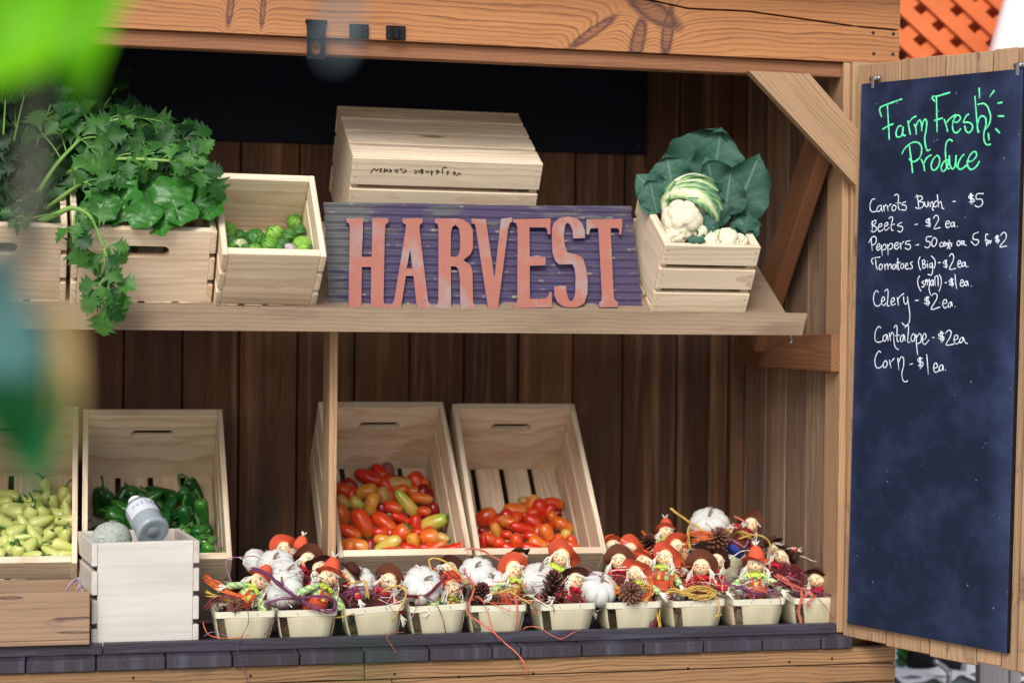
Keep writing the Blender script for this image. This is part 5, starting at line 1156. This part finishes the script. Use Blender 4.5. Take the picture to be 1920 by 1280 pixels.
DL = [(486,1088,.085,O_,'cap',28,25,20,1.0,'in the leftmost front basket, hat tilted left'),
(617,1081,.075,O_,'cap',12,15,5,1.12,'with big pointed hat behind the purple raffia bow'),
(561,1034,.20,O_,'cap',14,20,15,.92,'with pointed tassel hat at the back left'),
(533,1030,.225,O_,'halo',-25,30,-10,.95,'half hidden behind the tassel hat at back left'),
(577,1050,.17,B_,'halo',30,30,30,1.0,'lying sideways above the white pumpkins at left'),
(600,1066,.13,B_,'tipped',20,25,40,1.0,'partly behind the big pointed orange hat'),
(655,1076,.10,B_,'tipped',-14,20,-40,.95,'beside the divider post, face turned away'),
(729,1090,.09,B_,'halo',8,35,0,1.06,'with wide brim under the fuller tomato crate'),
(842,1068,.13,B_,'tipped',62,10,10,1.0,'lying on its side above a white pumpkin'),
(848,1103,.09,O_,'halo',26,20,10,1.05,'leaning over the rim of the fourth front basket'),
(963,1068,.085,O_,'halo',-6,20,0,1.08,'in checked sleeves above the fifth front basket'),
(975,1047,.145,B_,'tipped',10,40,60,.9,'with white tassel under the right tomato crate'),
(1053,1045,.12,O_,'halo',4,15,0,1.12,'with round halo brim against the right tomato crate'),
(1079,1088,.08,B_,'tipped',2,15,0,1.0,'beside the large dark pine cone'),
(1161,1052,.13,B_,'halo',12,20,0,1.0,'right of the crates with arm spread over a raffia tuft'),
(1192,1075,.09,O_,'halo',-4,30,0,1.0,'looking over the round brown pine cone'),
(1247,1046,.13,O_,'halo',0,12,0,1.05,'with round brim in the middle of the right heap'),
(1315,1063,.095,B_,'halo',-14,20,0,1.08,'with wide round brim above the yellow raffia loops'),
(1344,1051,.15,B_,'tipped',28,12,15,.95,'just under the raised basket'),
(1181,1032,.24,O_,'halo',2,20,0,1.0,'at the back beside the right tomato crate'),
(1249,998,.30,O_,'cap',-4,12,0,.95,'highest at the back, tassel on its pointed hat'),
(1268,1025,.22,O_,'halo',6,25,10,.98,'tucked left of the raised basket'),
(1206,1053,.17,O_,'tipped',-16,20,10,.95,'squeezed between two round orange brims'),
(1147,1022,.27,O_,'tipped',-20,20,-10,.9,'peeking out past the right crate edge'),
(1408,984,.26,B_,'halo',26,18,10,1.0,'in the raised basket with crimson bow'),
(1417,1058,.10,O_,'cap',-2,12,0,1.1,'with both arms spread at right above purple raffia'),
(1466,1043,.18,B_,'tipped',8,15,0,1.0,'by the right wall with crimson bow'),
(1449,1026,.25,B_,'tipped',-18,20,0,.95,'in shade right of the raised basket'),
(1531,1087,.10,B_,'tipped',-6,28,0,1.0,'in the rightmost basket with blue trousers')]
for d in DL: doll(*d)

# ------------------------------------------------------------------ white pumpkins, cones, raffia
M['pumpkin'] = plain('pumpkin_white', lin(206,206,200), .6, .05, 30, bump=.1); M['gold'] = plain('gold_paint', lin(206,160,60), .45, .1, 60)
def pumpkin_parts():
    def rib(th, z): return 1-.16*(1-abs(math.sin(4*th)))**2.2
    mb = MB().lathe([(.001,-.030),(.016,-.033),(.032,-.029),(.044,-.017),(.048,0),(.044,.017),(.032,.028),(.016,.031),(.004,.027)], 64, fn=rib)
    g = MB()
    for k in (1, 3):
        a = -math.pi/2+(k-2)*.55; pts = []
        for j in range(7):
            t = math.radians(75-j*17); pts.append((.0482*math.cos(t)*math.cos(a+.05*math.sin(j*2)), .0482*math.cos(t)*math.sin(a), .0325*math.sin(t)))
        g.tube(smooth_line(pts, 3), [.0008+.0022*math.sin(math.pi*i/18) for i in range(19)], 6, flat=.4)
    s_ = MB().tube(smooth_line([(0,0,.026),(.002,0,.036),(.010,-.004,.046)], 3), [.005,.004,.0035,.003,.003,.003,.0035], 8)
    return [('body', mb, M['pumpkin']), ('gold_stripe', g, M['gold']), ('stem', s_, M['grey_pine'])]
PP = [(n_, mb.mesh(n_, mt)) for n_, mb, mt in pumpkin_parts()]
for px, py, Y, roll, lean, yaw, sc, wh in [(517,1062,.165,-12,-35,0,1.0,'with gold stripes, topmost in the left cluster'),(535,1081,.125,14,-40,40,.95,'in the middle of the left cluster'),(532,1104,.09,-20,-55,90,.98,'nearest in the left cluster, under purple raffia'),(483,1055,.21,40,-20,140,.8,'leaning at the back of the left cluster'),(792,1098,.075,10,-50,20,1.05,'with clear ribs in the fourth front basket'),(894,1075,.10,-14,-40,0,.95,'with gold mark above the dark pine cone'),(1010,1086,.10,0,-30,60,1.0,'behind the large dark pine cone'),(1122,1104,.08,8,-40,120,1.0,'at left of the round brown pine cone'),(1330,984,.29,-12,-30,50,1.12,'highest, in the raised basket at right'),(918,1092,.085,12,-50,200,.85,'partly behind the checked sleeve of a doll'),(672,1092,.12,0,-40,70,.9,'behind the dark hatted doll by the post')]:
    r = thing('white_pumpkin', 'white ribbed decorative pumpkin %s' % wh, 'pumpkin', Matrix.Translation(at(px,py,Y)) @ Matrix.Rotation(math.radians(roll),4,'Y') @ Matrix.Rotation(math.radians(-lean),4,'X') @ Matrix.Rotation(math.radians(yaw),4,'Z') @ Matrix.Scale(sc*.93,4), 'white pumpkins among the dolls')
    for n_, me in PP: link_mesh(n_, me, r)
def cone_mesh(op, col, tipc):
    mb = MB(); N_ = 74
    for i in range(N_):
        t = (i+.5)/N_; th = i*2.39996; z = -.026+.052*t; R_ = .021*math.sin(math.pi*(.16+.8*(1-t)))**.8; el = math.radians(-20+op+75*t)
        d = Vector((math.cos(th)*math.cos(el), math.sin(th)*math.cos(el), math.sin(el))); s_ = Vector((-math.sin(th), math.cos(th), 0)); n = d.cross(s_)
        b_ = Vector((0,0,z)); L_ = R_*1.05+.004; w_ = .0058*(1-.45*t)
        mb.tube([b_, b_+d*L_*.6, b_+d*L_*.9, b_+d*L_], [w_*.3, w_*.8, w_, w_*.35], 6, flat=.35, nrm=n)
        mb.ball(b_+d*L_, (.0016,.0016,.0014), mi=1, nu=6, nv=4)
    return mb.mesh('pine_cone', [col, tipc])
cb = plain('cone_brown', lin(112,74,58), .7, .2, 200); ct = plain('cone_tip', lin(150,108,84), .7); cdk = plain('cone_dark', lin(58,32,34), .7, .2, 200); ctd = plain('cone_tip_rust', lin(140,76,54), .7)
CM = [cone_mesh(0, cb, ct), cone_mesh(18, cdk, ctd)]
for px, py, Y, v, rx, sc, lb in [(901,1110,.06,1,60,.9,'dark reddish pine cone in the fifth front basket'),(1037,1110,.055,1,10,1.25,'large dark open pine cone in the sixth front basket'),(1180,1112,.055,0,80,1.15,'round brown pine cone in the seventh front basket'),(1344,1014,.235,0,55,1.15,'brown pine cone at the front of the raised basket'),(440,1138,.055,0,70,.7,'small rust brown pine cone in the leftmost front basket'),(1214,1024,.24,1,40,.9,'dark pine cone at the back between two dolls')]:
    o = link_mesh('pine_cone', CM[v]); o.matrix_world = Matrix.Translation(at(px,py,Y)) @ Matrix.Rotation(math.radians(rx),4,'X') @ Matrix.Rotation(px,4,'Z') @ Matrix.Scale(sc,4); tag(o, lb, 'pine cone', 'pine cones in the baskets')
RF = {'purple': plain('raffia_purple', lin(112,58,90), .6, .2, 60), 'orange': plain('raffia_orange', lin(216,104,48), .6, .2, 60), 'yellow': plain('raffia_yellow', lin(200,164,80), .6, .15, 60), 'coral': plain('raffia_coral', lin(206,108,90), .6, .15, 60), 'maroon': plain('raffia_maroon', lin(110,36,46), .6, .2, 60), 'lavender': plain('raffia_lavender', lin(170,154,166), .7, .1, 60), 'lilac': plain('raffia_lilac', lin(160,110,140), .6, .15, 60)}
rsr = random.Random(11)
def strand(mb, pts, r, jit=0, mi=0, flat=.45):
    P = [at(*p)+Vector((rsr.uniform(-jit,jit), rsr.uniform(-jit,jit), rsr.uniform(-jit,jit))) for p in pts]
    P = smooth_line(P, 4); k = len(P); mb.tube(P, [r*.85*(.7+.5*math.sin(2.2+i*.7+r*9e3)**2) for i in range(k)], 5, flat=flat, mi=mi, nrm=(.1,-1,.2))
def raffia(label, bundles, cols, name='raffia_bundle'):
    mb = MB()
    for n, pts, r, jit, mi in bundles:
        for k in range(n): strand(mb, pts, r*rsr.uniform(.7,1.2), jit, mi)
    o = mb.build(name, [RF[c] for c in cols]); tag(o, label, 'raffia', 'raffia strands in the baskets'); return o
fr = .045
raffia('purple raffia bow tied across the second front basket with long loops', [(11,[(472,1066,.05),(500,1075,.035),(530,1100,.03),(560,1122,.03)],.0014,.0045,0),(9,[(560,1122,.03),(600,1118,.028),(628,1128,.03),(622,1146,.03),(596,1140,.025),(562,1124,.03)],.0012,.004,0),(6,[(560,1122,.03),(530,1122,.03),(505,1128,.03),(495,1135,.03)],.0012,.003,0),(1,[(525,1128,.03),(520,1150,.03),(508,1175,.02),(495,1190,.0)],.0012,0,0),(1,[(463,1138,.03),(466,1165,.02),(455,1190,-.005),(445,1215,-.01),(452,1240,-.05),(468,1285,-.055)],.0012,0,0)], ['purple'])
raffia('orange and yellow raffia spilling from the left side of the leftmost basket', [(9,[(383,1080,.09),(410,1098,.07),(436,1115,.06),(450,1124,.05)],.0016,.008,0),(7,[(390,1112,.08),(415,1120,.06),(445,1124,.05),(462,1122,.05)],.0015,.007,1),(6,[(385,1140,.05),(400,1125,.05),(430,1120,.05),(458,1126,.045)],.0013,.006,2),(3,[(385,1092,.09),(412,1108,.06),(440,1118,.05)],.0016,.008,3),(1,[(380,1165,.03),(390,1188,.01),(415,1195,.0),(450,1194,.0),(466,1190,.0)],.0012,0,0),(1,[(382,1192,.01),(398,1184,.01),(420,1190,.0),(440,1196,.0)],.001,0,4)], ['orange','yellow','maroon','orange','lilac'])
raffia('thin mauve raffia arching from the jalapeno crate to the leftmost basket', [(1,[(436,1096,.1),(424,1060,.14),(430,1046,.15),(455,1044,.16),(476,1042,.16),(492,1050,.1)],.0014,0,0)], ['lilac'])
raffia('yellow and mauve raffia over the third front basket rim', [(5,[(652,1092,.06),(668,1090,.05),(684,1090,.045),(688,1122,.035)],.0013,.004,0),(7,[(645,1115,.06),(665,1106,.055),(685,1104,.05),(700,1112,.05)],.0011,.007,1),(5,[(716,1110,.05),(740,1098,.045),(760,1104,.04),(758,1125,.03),(735,1164,.02)],.0013,.0025,0),(1,[(718,1108,.04),(728,1130,.03),(742,1150,.025),(752,1148,.03)],.0009,0,2),(2,[(630,1158,.04),(648,1154,.03),(665,1149,.025)],.001,.002,0)], ['yellow','purple','maroon'])
raffia('maroon raffia knot across the fourth front basket, one thread hanging', [(9,[(760,1115,.05),(780,1118,.04),(800,1116,.035),(820,1096,.035),(836,1080,.05)],.0016,.004,0),(2,[(796,1118,.03),(815,1128,.028),(828,1155,.022),(836,1186,.018)],.001,.001,0),(1,[(781,1126,.03),(778,1145,.025),(768,1166,.02)],.0015,0,1),(1,[(758,1185,.01),(735,1186,.0),(725,1195,-.01),(732,1206,-.03),(742,1222,-.056)],.001,0,2)], ['maroon','lilac','coral'])
raffia('long yellow raffia loop standing up in front of the fuller tomato crate', [(2,[(826,1100,.06),(816,1080,.07),(804,1056,.08),(806,1048,.08),(818,1045,.08),(840,1055,.075),(862,1076,.07),(876,1094,.06)],.0022,.0015,0)], ['yellow'])
raffia('coral raffia strands trailing down over the lip from the fifth basket', [(3,[(872,1030,.09),(880,1028,.09),(905,1032,.09),(925,1042,.09),(940,1050,.09)],.0015,.002,0),(3,[(868,1065,.08),(880,1085,.06),(892,1100,.05),(884,1120,.04),(880,1130,.03)],.0014,.003,0),(3,[(890,1105,.045),(882,1125,.035),(876,1140,.03),(880,1152,.025),(905,1170,.01),(930,1192,-.015),(950,1205,-.045),(965,1220,-.058),(980,1238,-.058),(988,1262,-.058)],.0012,.0035,0),(2,[(892,1115,.04),(905,1128,.03),(916,1150,.025),(922,1175,.01),(940,1200,-.02)],.001,.003,0),(5,[(925,1112,.05),(945,1118,.045),(962,1112,.045),(968,1125,.04)],.0018,.004,0),(5,[(920,1114,.045),(945,1108,.045),(975,1100,.05)],.0018,.003,1),(2,[(966,1118,.035),(969,1140,.028),(967,1180,.022)],.0018,.001,0),(1,[(955,1108,.04),(975,1120,.035),(996,1132,.03)],.002,0,1)], ['coral','yellow'])
raffia('thin coral raffia curling across the lip below the large dark pine cone', [(1,[(980,1180,.01),(990,1174,.01),(1012,1176,.0),(1030,1188,-.008),(1052,1197,-.012),(1070,1188,-.01),(1090,1178,.0)],.0012,0,0)], ['coral'])
raffia('orange and yellow raffia tuft around the round brown pine cone', [(7,[(1120,1122,.06),(1145,1108,.055),(1168,1112,.05)],.0016,.006,0),(7,[(1135,1085,.07),(1150,1100,.06),(1165,1115,.05)],.0018,.008,1),(6,[(1196,1100,.06),(1215,1098,.055),(1222,1108,.05),(1210,1124,.04)],.0016,.006,1),(6,[(1205,1085,.07),(1222,1090,.06),(1216,1120,.04)],.0014,.005,0),(1,[(1188,1090,.05),(1187,1108,.035),(1183,1126,.03)],.0016,0,1)], ['orange','yellow'])
raffia('mass of yellow raffia loops on the basket with the round brown brim doll', [(9,[(1245,1112,.05),(1262,1106,.045),(1280,1112,.04),(1300,1118,.035)],.0016,.005,0),(12,[(1282,1112,.04),(1300,1102,.045),(1325,1104,.045),(1338,1112,.04),(1322,1120,.035),(1295,1118,.035)],.0016,.006,0),(4,[(1238,1125,.06),(1234,1150,.05),(1238,1175,.03)],.0016,.004,0),(3,[(1340,1115,.03),(1348,1130,.025),(1346,1150,.02),(1338,1158,.02),(1353,1152,.02)],.0013,.002,0),(4,[(1262,1080,.08),(1256,1098,.06),(1270,1108,.05)],.0015,.006,1)], ['yellow','orange'])
raffia('dark red and purple raffia hanging between the seventh and eighth baskets', [(7,[(1222,1110,.09),(1230,1140,.07),(1228,1165,.05),(1222,1185,.03)],.0016,.007,0),(4,[(1226,1120,.08),(1218,1150,.06),(1222,1178,.04)],.0014,.006,1)], ['maroon','purple'])
raffia('purple raffia swag below the doll with both arms spread', [(9,[(1362,1092,.06),(1390,1104,.045),(1420,1114,.04),(1440,1110,.045)],.0015,.004,0),(5,[(1400,1106,.045),(1425,1102,.04),(1440,1112,.04)],.0015,.004,1),(1,[(1450,1112,.05),(1462,1120,.04),(1464,1135,.03)],.001,0,2),(1,[(1362,1130,.03),(1372,1150,.02),(1374,1172,.01),(1371,1185,.0)],.0007,0,1)], ['purple','coral','maroon'])
raffia('coral raffia bow with tassel hanging over the rightmost basket', [(10,[(1456,1078,.08),(1472,1088,.06),(1490,1100,.05),(1508,1104,.045)],.0015,.006,0),(10,[(1450,1096,.07),(1475,1094,.06),(1500,1102,.05)],.0015,.006,1),(8,[(1500,1104,.045),(1504,1120,.035),(1498,1140,.03),(1500,1158,.025),(1502,1176,.02)],.0011,.004,0),(3,[(1506,1104,.04),(1520,1112,.035),(1528,1120,.03),(1512,1130,.03),(1522,1138,.028)],.0012,.004,0),(4,[(1508,1104,.045),(1545,1112,.04),(1580,1120,.03)],.0014,.003,2),(1,[(1530,1115,.035),(1550,1140,.025),(1562,1158,.02),(1585,1168,.01)],.0014,0,2)], ['coral','maroon','purple'])
raffia('tangled dark red raffia ball behind the coral bow', [(26,[(1462,1075,.12),(1478,1064,.11),(1496,1072,.11),(1498,1088,.11),(1480,1094,.10),(1464,1084,.11)],.0012,.012,0)], ['maroon'])
raffia('orange and yellow raffia fan in the raised basket', [(10,[(1290,1000,.235),(1315,1000,.23),(1340,1002,.225),(1362,1004,.225)],.0018,.007,0),(8,[(1345,1002,.225),(1365,994,.23),(1392,998,.23),(1408,1006,.225)],.0017,.006,1),(8,[(1300,1015,.23),(1325,1006,.225),(1345,1004,.225)],.0017,.006,0),(2,[(1257,953,.25),(1275,965,.245),(1300,982,.24),(1325,998,.23)],.0024,.002,1),(3,[(1294,985,.23),(1290,1005,.22),(1295,1030,.21)],.002,.003,1),(4,[(1285,1010,.22),(1282,1035,.20),(1288,1060,.18)],.0016,.007,0),(1,[(1385,1010,.22),(1415,1002,.22),(1438,1010,.215),(1447,1028,.21)],.0022,0,1),(2,[(1362,1005,.225),(1385,1018,.22),(1396,1026,.215),(1402,1012,.22)],.0018,.002,2),(3,[(1376,968,.25),(1390,974,.245),(1402,982,.24)],.0015,.002,3),(1,[(1336,1000,.225),(1332,988,.225),(1322,980,.225)],.0022,0,1)], ['orange','yellow','lilac','coral'])
raffia('orange yellow raffia blades behind the second row, beside the tassel hat', [(3,[(1204,995,.3),(1218,1010,.28),(1232,1020,.27)],.0022,.003,0)], ['orange'])
raffia('coil of pale lavender raffia twine in the weathered box', [(7,[(122,1118,.06),(130,1098,.055),(142,1084,.05),(149,1084,.05),(150,1098,.05),(138,1116,.055)],.0016,.004,0)], ['lavender'])
lab = ['purple','maroon','coral','orange','yellow','lilac']
for i, (x0, x1, y0, y1, ya, yb, c1, c2, wh) in enumerate([(470,640,1060,1130,.05,.12,'maroon','purple','over the left cluster of dolls and pumpkins'),(640,780,1080,1125,.05,.1,'lilac','maroon','under the brown wide brim doll'),(770,900,1075,1125,.05,.09,'maroon','orange','around the leaning doll of the fourth basket'),(900,1010,1085,1128,.04,.08,'orange','coral','around the checked sleeves of the fifth basket'),(1000,1120,1075,1125,.04,.09,'maroon','purple','about the bearded doll and large cone'),(1120,1250,1060,1120,.05,.14,'coral','maroon','between the seventh basket dolls'),(1240,1360,1060,1115,.05,.14,'orange','coral','behind the yellow loops'),(1360,1480,1070,1118,.05,.12,'lilac','coral','beside the doll with both arms spread'),(1150,1300,1005,1060,.17,.26,'orange','maroon','across the back dolls left of raised basket'),(1400,1570,1030,1100,.10,.2,'maroon','coral','down the right end by the wall')]):
    mb = MB()
    for k in range(26):
        px, py, Y = rsr.uniform(x0, x1), rsr.uniform(y0, y1), rsr.uniform(ya, yb); pts = [(px, py, Y)]; a = rsr.uniform(-.6,.6)+(math.pi if rsr.random() < .5 else 0)
        for j in range(4): a += rsr.uniform(-.9,.9); pts.append((pts[-1][0]+13*math.cos(a), pts[-1][1]+8*math.sin(a)+2, pts[-1][2]-rsr.uniform(0,.006)))
        strand(mb, pts, rsr.uniform(.0007,.0014), .001, rsr.choice([0,0,1,2]))
    mb.v = [(x if x < 1.66 else 1.66, y, z) for x, y, z in mb.v]
    o = mb.build('loose_raffia', [RF[c1], RF[c2], M['yarn']]); tag(o, 'loose %s and %s raffia strands %s' % (c1, c2, wh), 'raffia', 'raffia strands in the baskets')
# crinkled packing that fills the baskets and the gaps between them: nobody could count it
mb = MB()
for c in BASK[:-1]+[BASK[-1]]:
    for k in range(70):
        p = c+Vector((rsr.uniform(-.05,.05), rsr.uniform(-.05,.05), rsr.uniform(.05,.082)))
        pts = [p]; d = Vector((rsr.uniform(-1,1), rsr.uniform(-1,1), rsr.uniform(-.3,.3)))
        for j in range(4): d = (d+Vector((rsr.uniform(-1,1), rsr.uniform(-1,1), rsr.uniform(-.5,.5)))*.8).normalized(); q_ = pts[-1]+d*.014; pts.append(Vector((min(c.x+.054, max(c.x-.054, q_.x)), min(c.y+.054, max(c.y-.054, q_.y)), q_.z)))
        mb.tube(smooth_line(pts, 2), rsr.uniform(.0006,.0014), 4, mi=rsr.choice([0,0,1,2,2,3,4,4]), flat=.5)
for i in range(700):
    px = rsr.uniform(1135, 1570); Yq = rsr.uniform(.17, .42); p = Vector((at(px, 1100, Yq).x, Yq, rsr.uniform(.84, .915+.05*(Yq > .2))))
    if p.x > 1.66: continue
    pts = [p]; d = Vector((rsr.uniform(-1,1), rsr.uniform(-1,1), 0))
    for j in range(4): d = (d+Vector((rsr.uniform(-1,1), rsr.uniform(-1,1), rsr.uniform(-.4,.4)))*.8).normalized(); pts.append(pts[-1]+d*.016)
    mb.tube(smooth_line(pts, 2), rsr.uniform(.0007,.0016), 4, mi=rsr.choice([0,0,1,2,3,4,4]), flat=.5)
M['mulch'] = plain('dark_mulch', lin(50,34,34), .9, .3, 100); M['teal'] = plain('teal_bits', lin(40,120,120), .7)
o = mb.build('basket_packing', [RF['maroon'], RF['orange'], RF['purple'], M['teal'], M['mulch']]); tag(o, 'dark tangle of shredded packing in and between the baskets', 'packing', kind='stuff')
mb = MB()
for c in BASK:
    for k in range(22):
        p = c+Vector((rsr.uniform(-.048,.048), rsr.uniform(-.048,.048), rsr.uniform(.052,.072))); mb.ball(p, (rsr.uniform(.006,.011), rsr.uniform(.006,.011), rsr.uniform(.004,.008)), mi=rsr.choice([0,0,0,1]), nu=7, nv=5)
o = mb.build('potpourri', [M['mulch'], cb]); tag(o, 'dark brown potpourri bits filling the baskets', 'potpourri', kind='stuff')
# ------------------------------------------------------------------ behind the stall: lattice fence, white canopy, low wall
ls = plain('lattice_stain', lin(214,116,68), .7, .2, 12, spec=.2); lb_ = plain('fence_stain', lin(206,100,54), .75, .25, 8, spec=.2); lk = plain('fence_brown_board', lin(120,70,56), .8, .2, 8)  # the last one is a darker brown for some of the backing boards
FY = 1.15
fence = thing('lattice_fence', 'orange red lattice fence standing behind the stall', 'fence', (2.4, FY, 0)); bpy.context.view_layer.update()
def clip_strip(mb, x, dirx, y, w, z0, z1, X0, X1, th):
    d = Vector((dirx, 0, 1)).normalized(); n = Vector((-d.z, 0, d.x))*-1
    L = (z1-z0)/d.z; a = Vector((x, y, z0)); b_ = a+d*L
    if max(a.x, b_.x) < X0 or min(a.x, b_.x) > X1: return
    c = (a+b_)/2; R_ = Matrix((d, n, Vector((0,-1,0)))).transposed().to_4x4(); R_.translation = c
    mb.board((-L/2, -w/2, -th/2), (L/2, w/2, th/2), axis=0, M=R_)
for sgn, yo in ((1, 0), (-1, -.012)):
    mb = MB(); k = 0; x = .4
    while x < 5.0: clip_strip(mb, x, sgn*1.25, FY+yo, .042, 1.5, 2.7, 1.4, 3.6, .009); x += .118
    wb(mb, 'lattice', ls, fence)
mb = MB()
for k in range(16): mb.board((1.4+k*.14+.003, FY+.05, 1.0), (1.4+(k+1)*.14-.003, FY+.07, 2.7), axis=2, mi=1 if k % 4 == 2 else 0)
mb.board((1.4, FY+.02, 1.42), (3.64, FY+.045, 1.5)); mb.board((1.4, FY+.02, 2.68), (3.64, FY+.045, 2.78))
wb(mb, 'backing_boards', [lb_, lk], fence)
mb = MB().board((1.38, FY-.03, 0), (1.47, FY+.05, 2.75), axis=2).board((3.55, FY-.03, 0), (3.64, FY+.05, 2.75), axis=2); wb(mb, 'fence_post', ls, fence)
cp = at(1990, 60, .85)
um = thing('white_umbrella', 'white umbrella canopy just right of the lattice fence', 'umbrella', Matrix.Translation((cp.x, .85, 0)))
mb = MB(); top = 2.75; bot = 2.06
def can(u, v):
    a = 2*math.pi*u; rr = .36*(v**.75)*(1+.03*math.cos(8*a)); return Vector((rr*math.cos(a)*.72, rr*math.sin(a)*.72, top-(top-bot)*v**1.6))
mb.grid(can, 48, 16); mb.build('canopy', plain('canvas_white', lin(248,248,248), .8, .02, 10), um)
MB().tube([(0,0,.0),(0,0,2.74)], .02, 12).build('pole', M['grey_board'], um)
# low wall, plant, bucket and prop seen under the door
wl = at(1760, 1250, .9)
lw = thing('low_wall', 'low rough white-topped wall behind the stall under the door', 'wall', (wl.x, 1.0, 0)); bpy.context.view_layer.update()
wm = plain('wall_grey', lin(96,108,112), .9, .3, 14, bump=.4); wt = plain('wall_cap', lin(214,218,220), .9, .2, 20, bump=.6)
z0 = at(1760, 1262, .9).z
mb = MB()
def cap(u, v): 
    x = 1.5+2.2*u; return Vector((x, .9+.34*v, z0+.006*math.sin(x*37)+.005*math.sin(x*91+v*9)-(.02+.012*math.sin(x*53) if v == 0 else 0)))
mb.grid(cap, 160, 5); wb(mb, 'wall_cap', wt, lw)
mb = MB().board((1.5, .925, 0), (3.7, 1.24, z0-.012)); wb(mb, 'wall_body', wm, lw)
pl = thing('low_plant', 'small green leafy plant on the low white wall', 'plant', Matrix.Translation(at(1725, 1246, 1.02)))
mb = MB()
for k in range(46): 
    d = Vector((rsr.uniform(-1,1), rsr.uniform(-.5,.5), rsr.uniform(.2,1.2))); leaflet(mb, d*rsr.uniform(.0,.05)+Vector((rsr.uniform(-.05,.08),0,0)), d, (VW+Vector((rsr.uniform(-1,1),0,rsr.uniform(0,1)))).normalized(), rsr.uniform(.03,.055), lobes=3)
mb.build('leaves', M['celery_leaf'], pl); MB().tube([(0,0,-.05),(0,0,.03)], .006, 6).build('stem', M['stem'], pl)
bp = at(1800, 1238, 1.0)
bc = thing('black_pot', 'dark pot lying on the low wall beside a bent steel pipe', 'pot', Matrix.Translation(bp) @ Matrix.Rotation(math.radians(-80), 4, 'Y') @ Matrix.Rotation(math.radians(-10), 4, 'X'))
MB().lathe([(.03,.16),(.045,.15),(.055,.02),(.058,.0),(.050,.0),(.048,.02),(.038,.14)], 24).build('body', M['black'], bc); MB().lathe([(.056,-.004),(.061,-.002),(.061,.010),(.056,.012)], 24).build('rim', M['grey_board'], bc)
mb = MB().tube(smooth_line([(*at(1752,1238,.86),), (*at(1778,1258,.86),), (*at(1779,1290,.86),), (at(1779,1290,.86).x, .86, 0.0)], 5), .008, 10); o = mb.build('bent_pipe', M['steel']); tag(o, 'bent grey steel pipe standing in front of the low wall', 'pipe')
sp = thing('grey_plank', 'upright weathered grey plank under the outer corner of the door', 'plank', (at(1862,1270,.1).x, .1, 0)); bpy.context.view_layer.update()
a = at(1834, 1260, .1); c = at(1888, 1260, .1); mb = MB().board((a.x, .09, 0), (c.x, .115, .80), axis=2); wb(mb, 'board', M['grey_board'], sp); mb = MB().board((c.x+.002, .085, 0), (c.x+.03, .12, .80), axis=2); wb(mb, 'batten', M['grey_board'], sp)
# ------------------------------------------------------------------ plant close to the camera, far out of focus
M['fg_bright'] = leafmat('near_leaf_bright', lin(132,214,20), lin(98,190,12), trans=.55, scale=10)
M['fg_dark'] = leafmat('near_leaf_dark', lin(40,126,70), lin(26,104,56), trans=.35, scale=10)
M['fg_teal'] = leafmat('near_leaf_teal', lin(84,128,126), lin(66,108,108), trans=.35, scale=10)
M['fg_yellow'] = leafmat('near_leaf_yellow', lin(240,212,158), lin(224,192,134), trans=.5, scale=10)
M['fg_pale'] = leafmat('near_leaf_pale', lin(150,170,180), lin(130,150,164), trans=.4, scale=10)
M['fg_stem'] = plain('near_stem', lin(86,84,72), .7)
root = near(-330, 700, 1.0); root.z = 0
fg = thing('garden_plant', 'blurred leafy plant close to the camera at the left edge', 'plant', Matrix.Translation(root))
st_pts = [Vector((0,0,0))]+[near(x, y, 1.0)-root for x, y in ((-330,1500),(-300,900),(-280,300),(-200,-150))]
MB().tube(smooth_line(st_pts, 6), .012, 10).build('stem', M['fg_stem'], fg)
def blade(mat, out, t, dt=0, thick=True):
    """a leaf from its outline, curved in depth"""
    P = [near(x, y, t+dt*math.sin(i*1.3))-root for i, (x, y) in enumerate(out)]
    P = smooth_line(P+[P[0]], 3)[:-1]; c = sum(P, Vector())/len(P)+fw*.012
    mb = MB(); n = len(P); mid = [(p+c)/2+fw*.008 for p in P]
    mb.add(P+mid+[c], [[i, (i+1) % n, n+(i+1) % n, n+i] for i in range(n)]+[[n+i, n+(i+1) % n, 2*n] for i in range(n)], 0, None, random.random()*.4, True)
    mb.build('leaf', M[mat], fg)
def petiole(pts, t, r=.003): MB().tube(smooth_line([near(x, y, t)-root for x, y in pts], 4), r, 7).build('petiole', M['fg_stem'], fg)
blade('fg_bright', [(-60,-60),(262,-60),(224,10),(205,70),(185,120),(158,190),(135,170),(112,128),(70,118),(30,150),(-20,160),(-60,120)], .95, .02)
blade('fg_bright', [(-80,-40),(90,-60),(110,40),(90,125),(30,150),(-30,165),(-80,120)], .90, .02)
petiole([(-285,400),(-200,120),(-60,-30)], .96)
petiole([(66,60),(68,200),(62,330),(50,430),(20,520),(-80,600),(-290,700)], .93, .0058)
blade('fg_dark', [(-70,600),(50,600),(112,670),(128,760),(108,835),(74,915),(46,890),(0,830),(-40,770),(-70,700)], .90, .02)
blade('fg_teal', [(-80,460),(5,480),(45,560),(84,640),(60,705),(-20,700),(-80,640)], .86, .02)
petiole([(-300,850),(-180,640),(-70,560)], .9)
blade('fg_yellow', [(88,570),(118,560),(140,610),(150,700),(146,790),(120,850),(100,800),(96,700)], .88, .01)
petiole([(105,590),(60,560),(-60,540),(-300,760)], .89, .002)
blade('fg_pale', [(628,-90),(655,-90),(660,-20),(652,50),(632,105),(618,90),(624,20)], .72, .01)
petiole([(-230,-160),(200,-240),(520,-220),(640,-80)], .74, .002)
blade('fg_dark', [(660,1400),(668,1290),(676,1215),(690,1165),(700,1220),(708,1300),(704,1400)], .55, .005)
petiole([(-330,1700),(100,1800),(500,1700),(682,1390)], .58, .002)
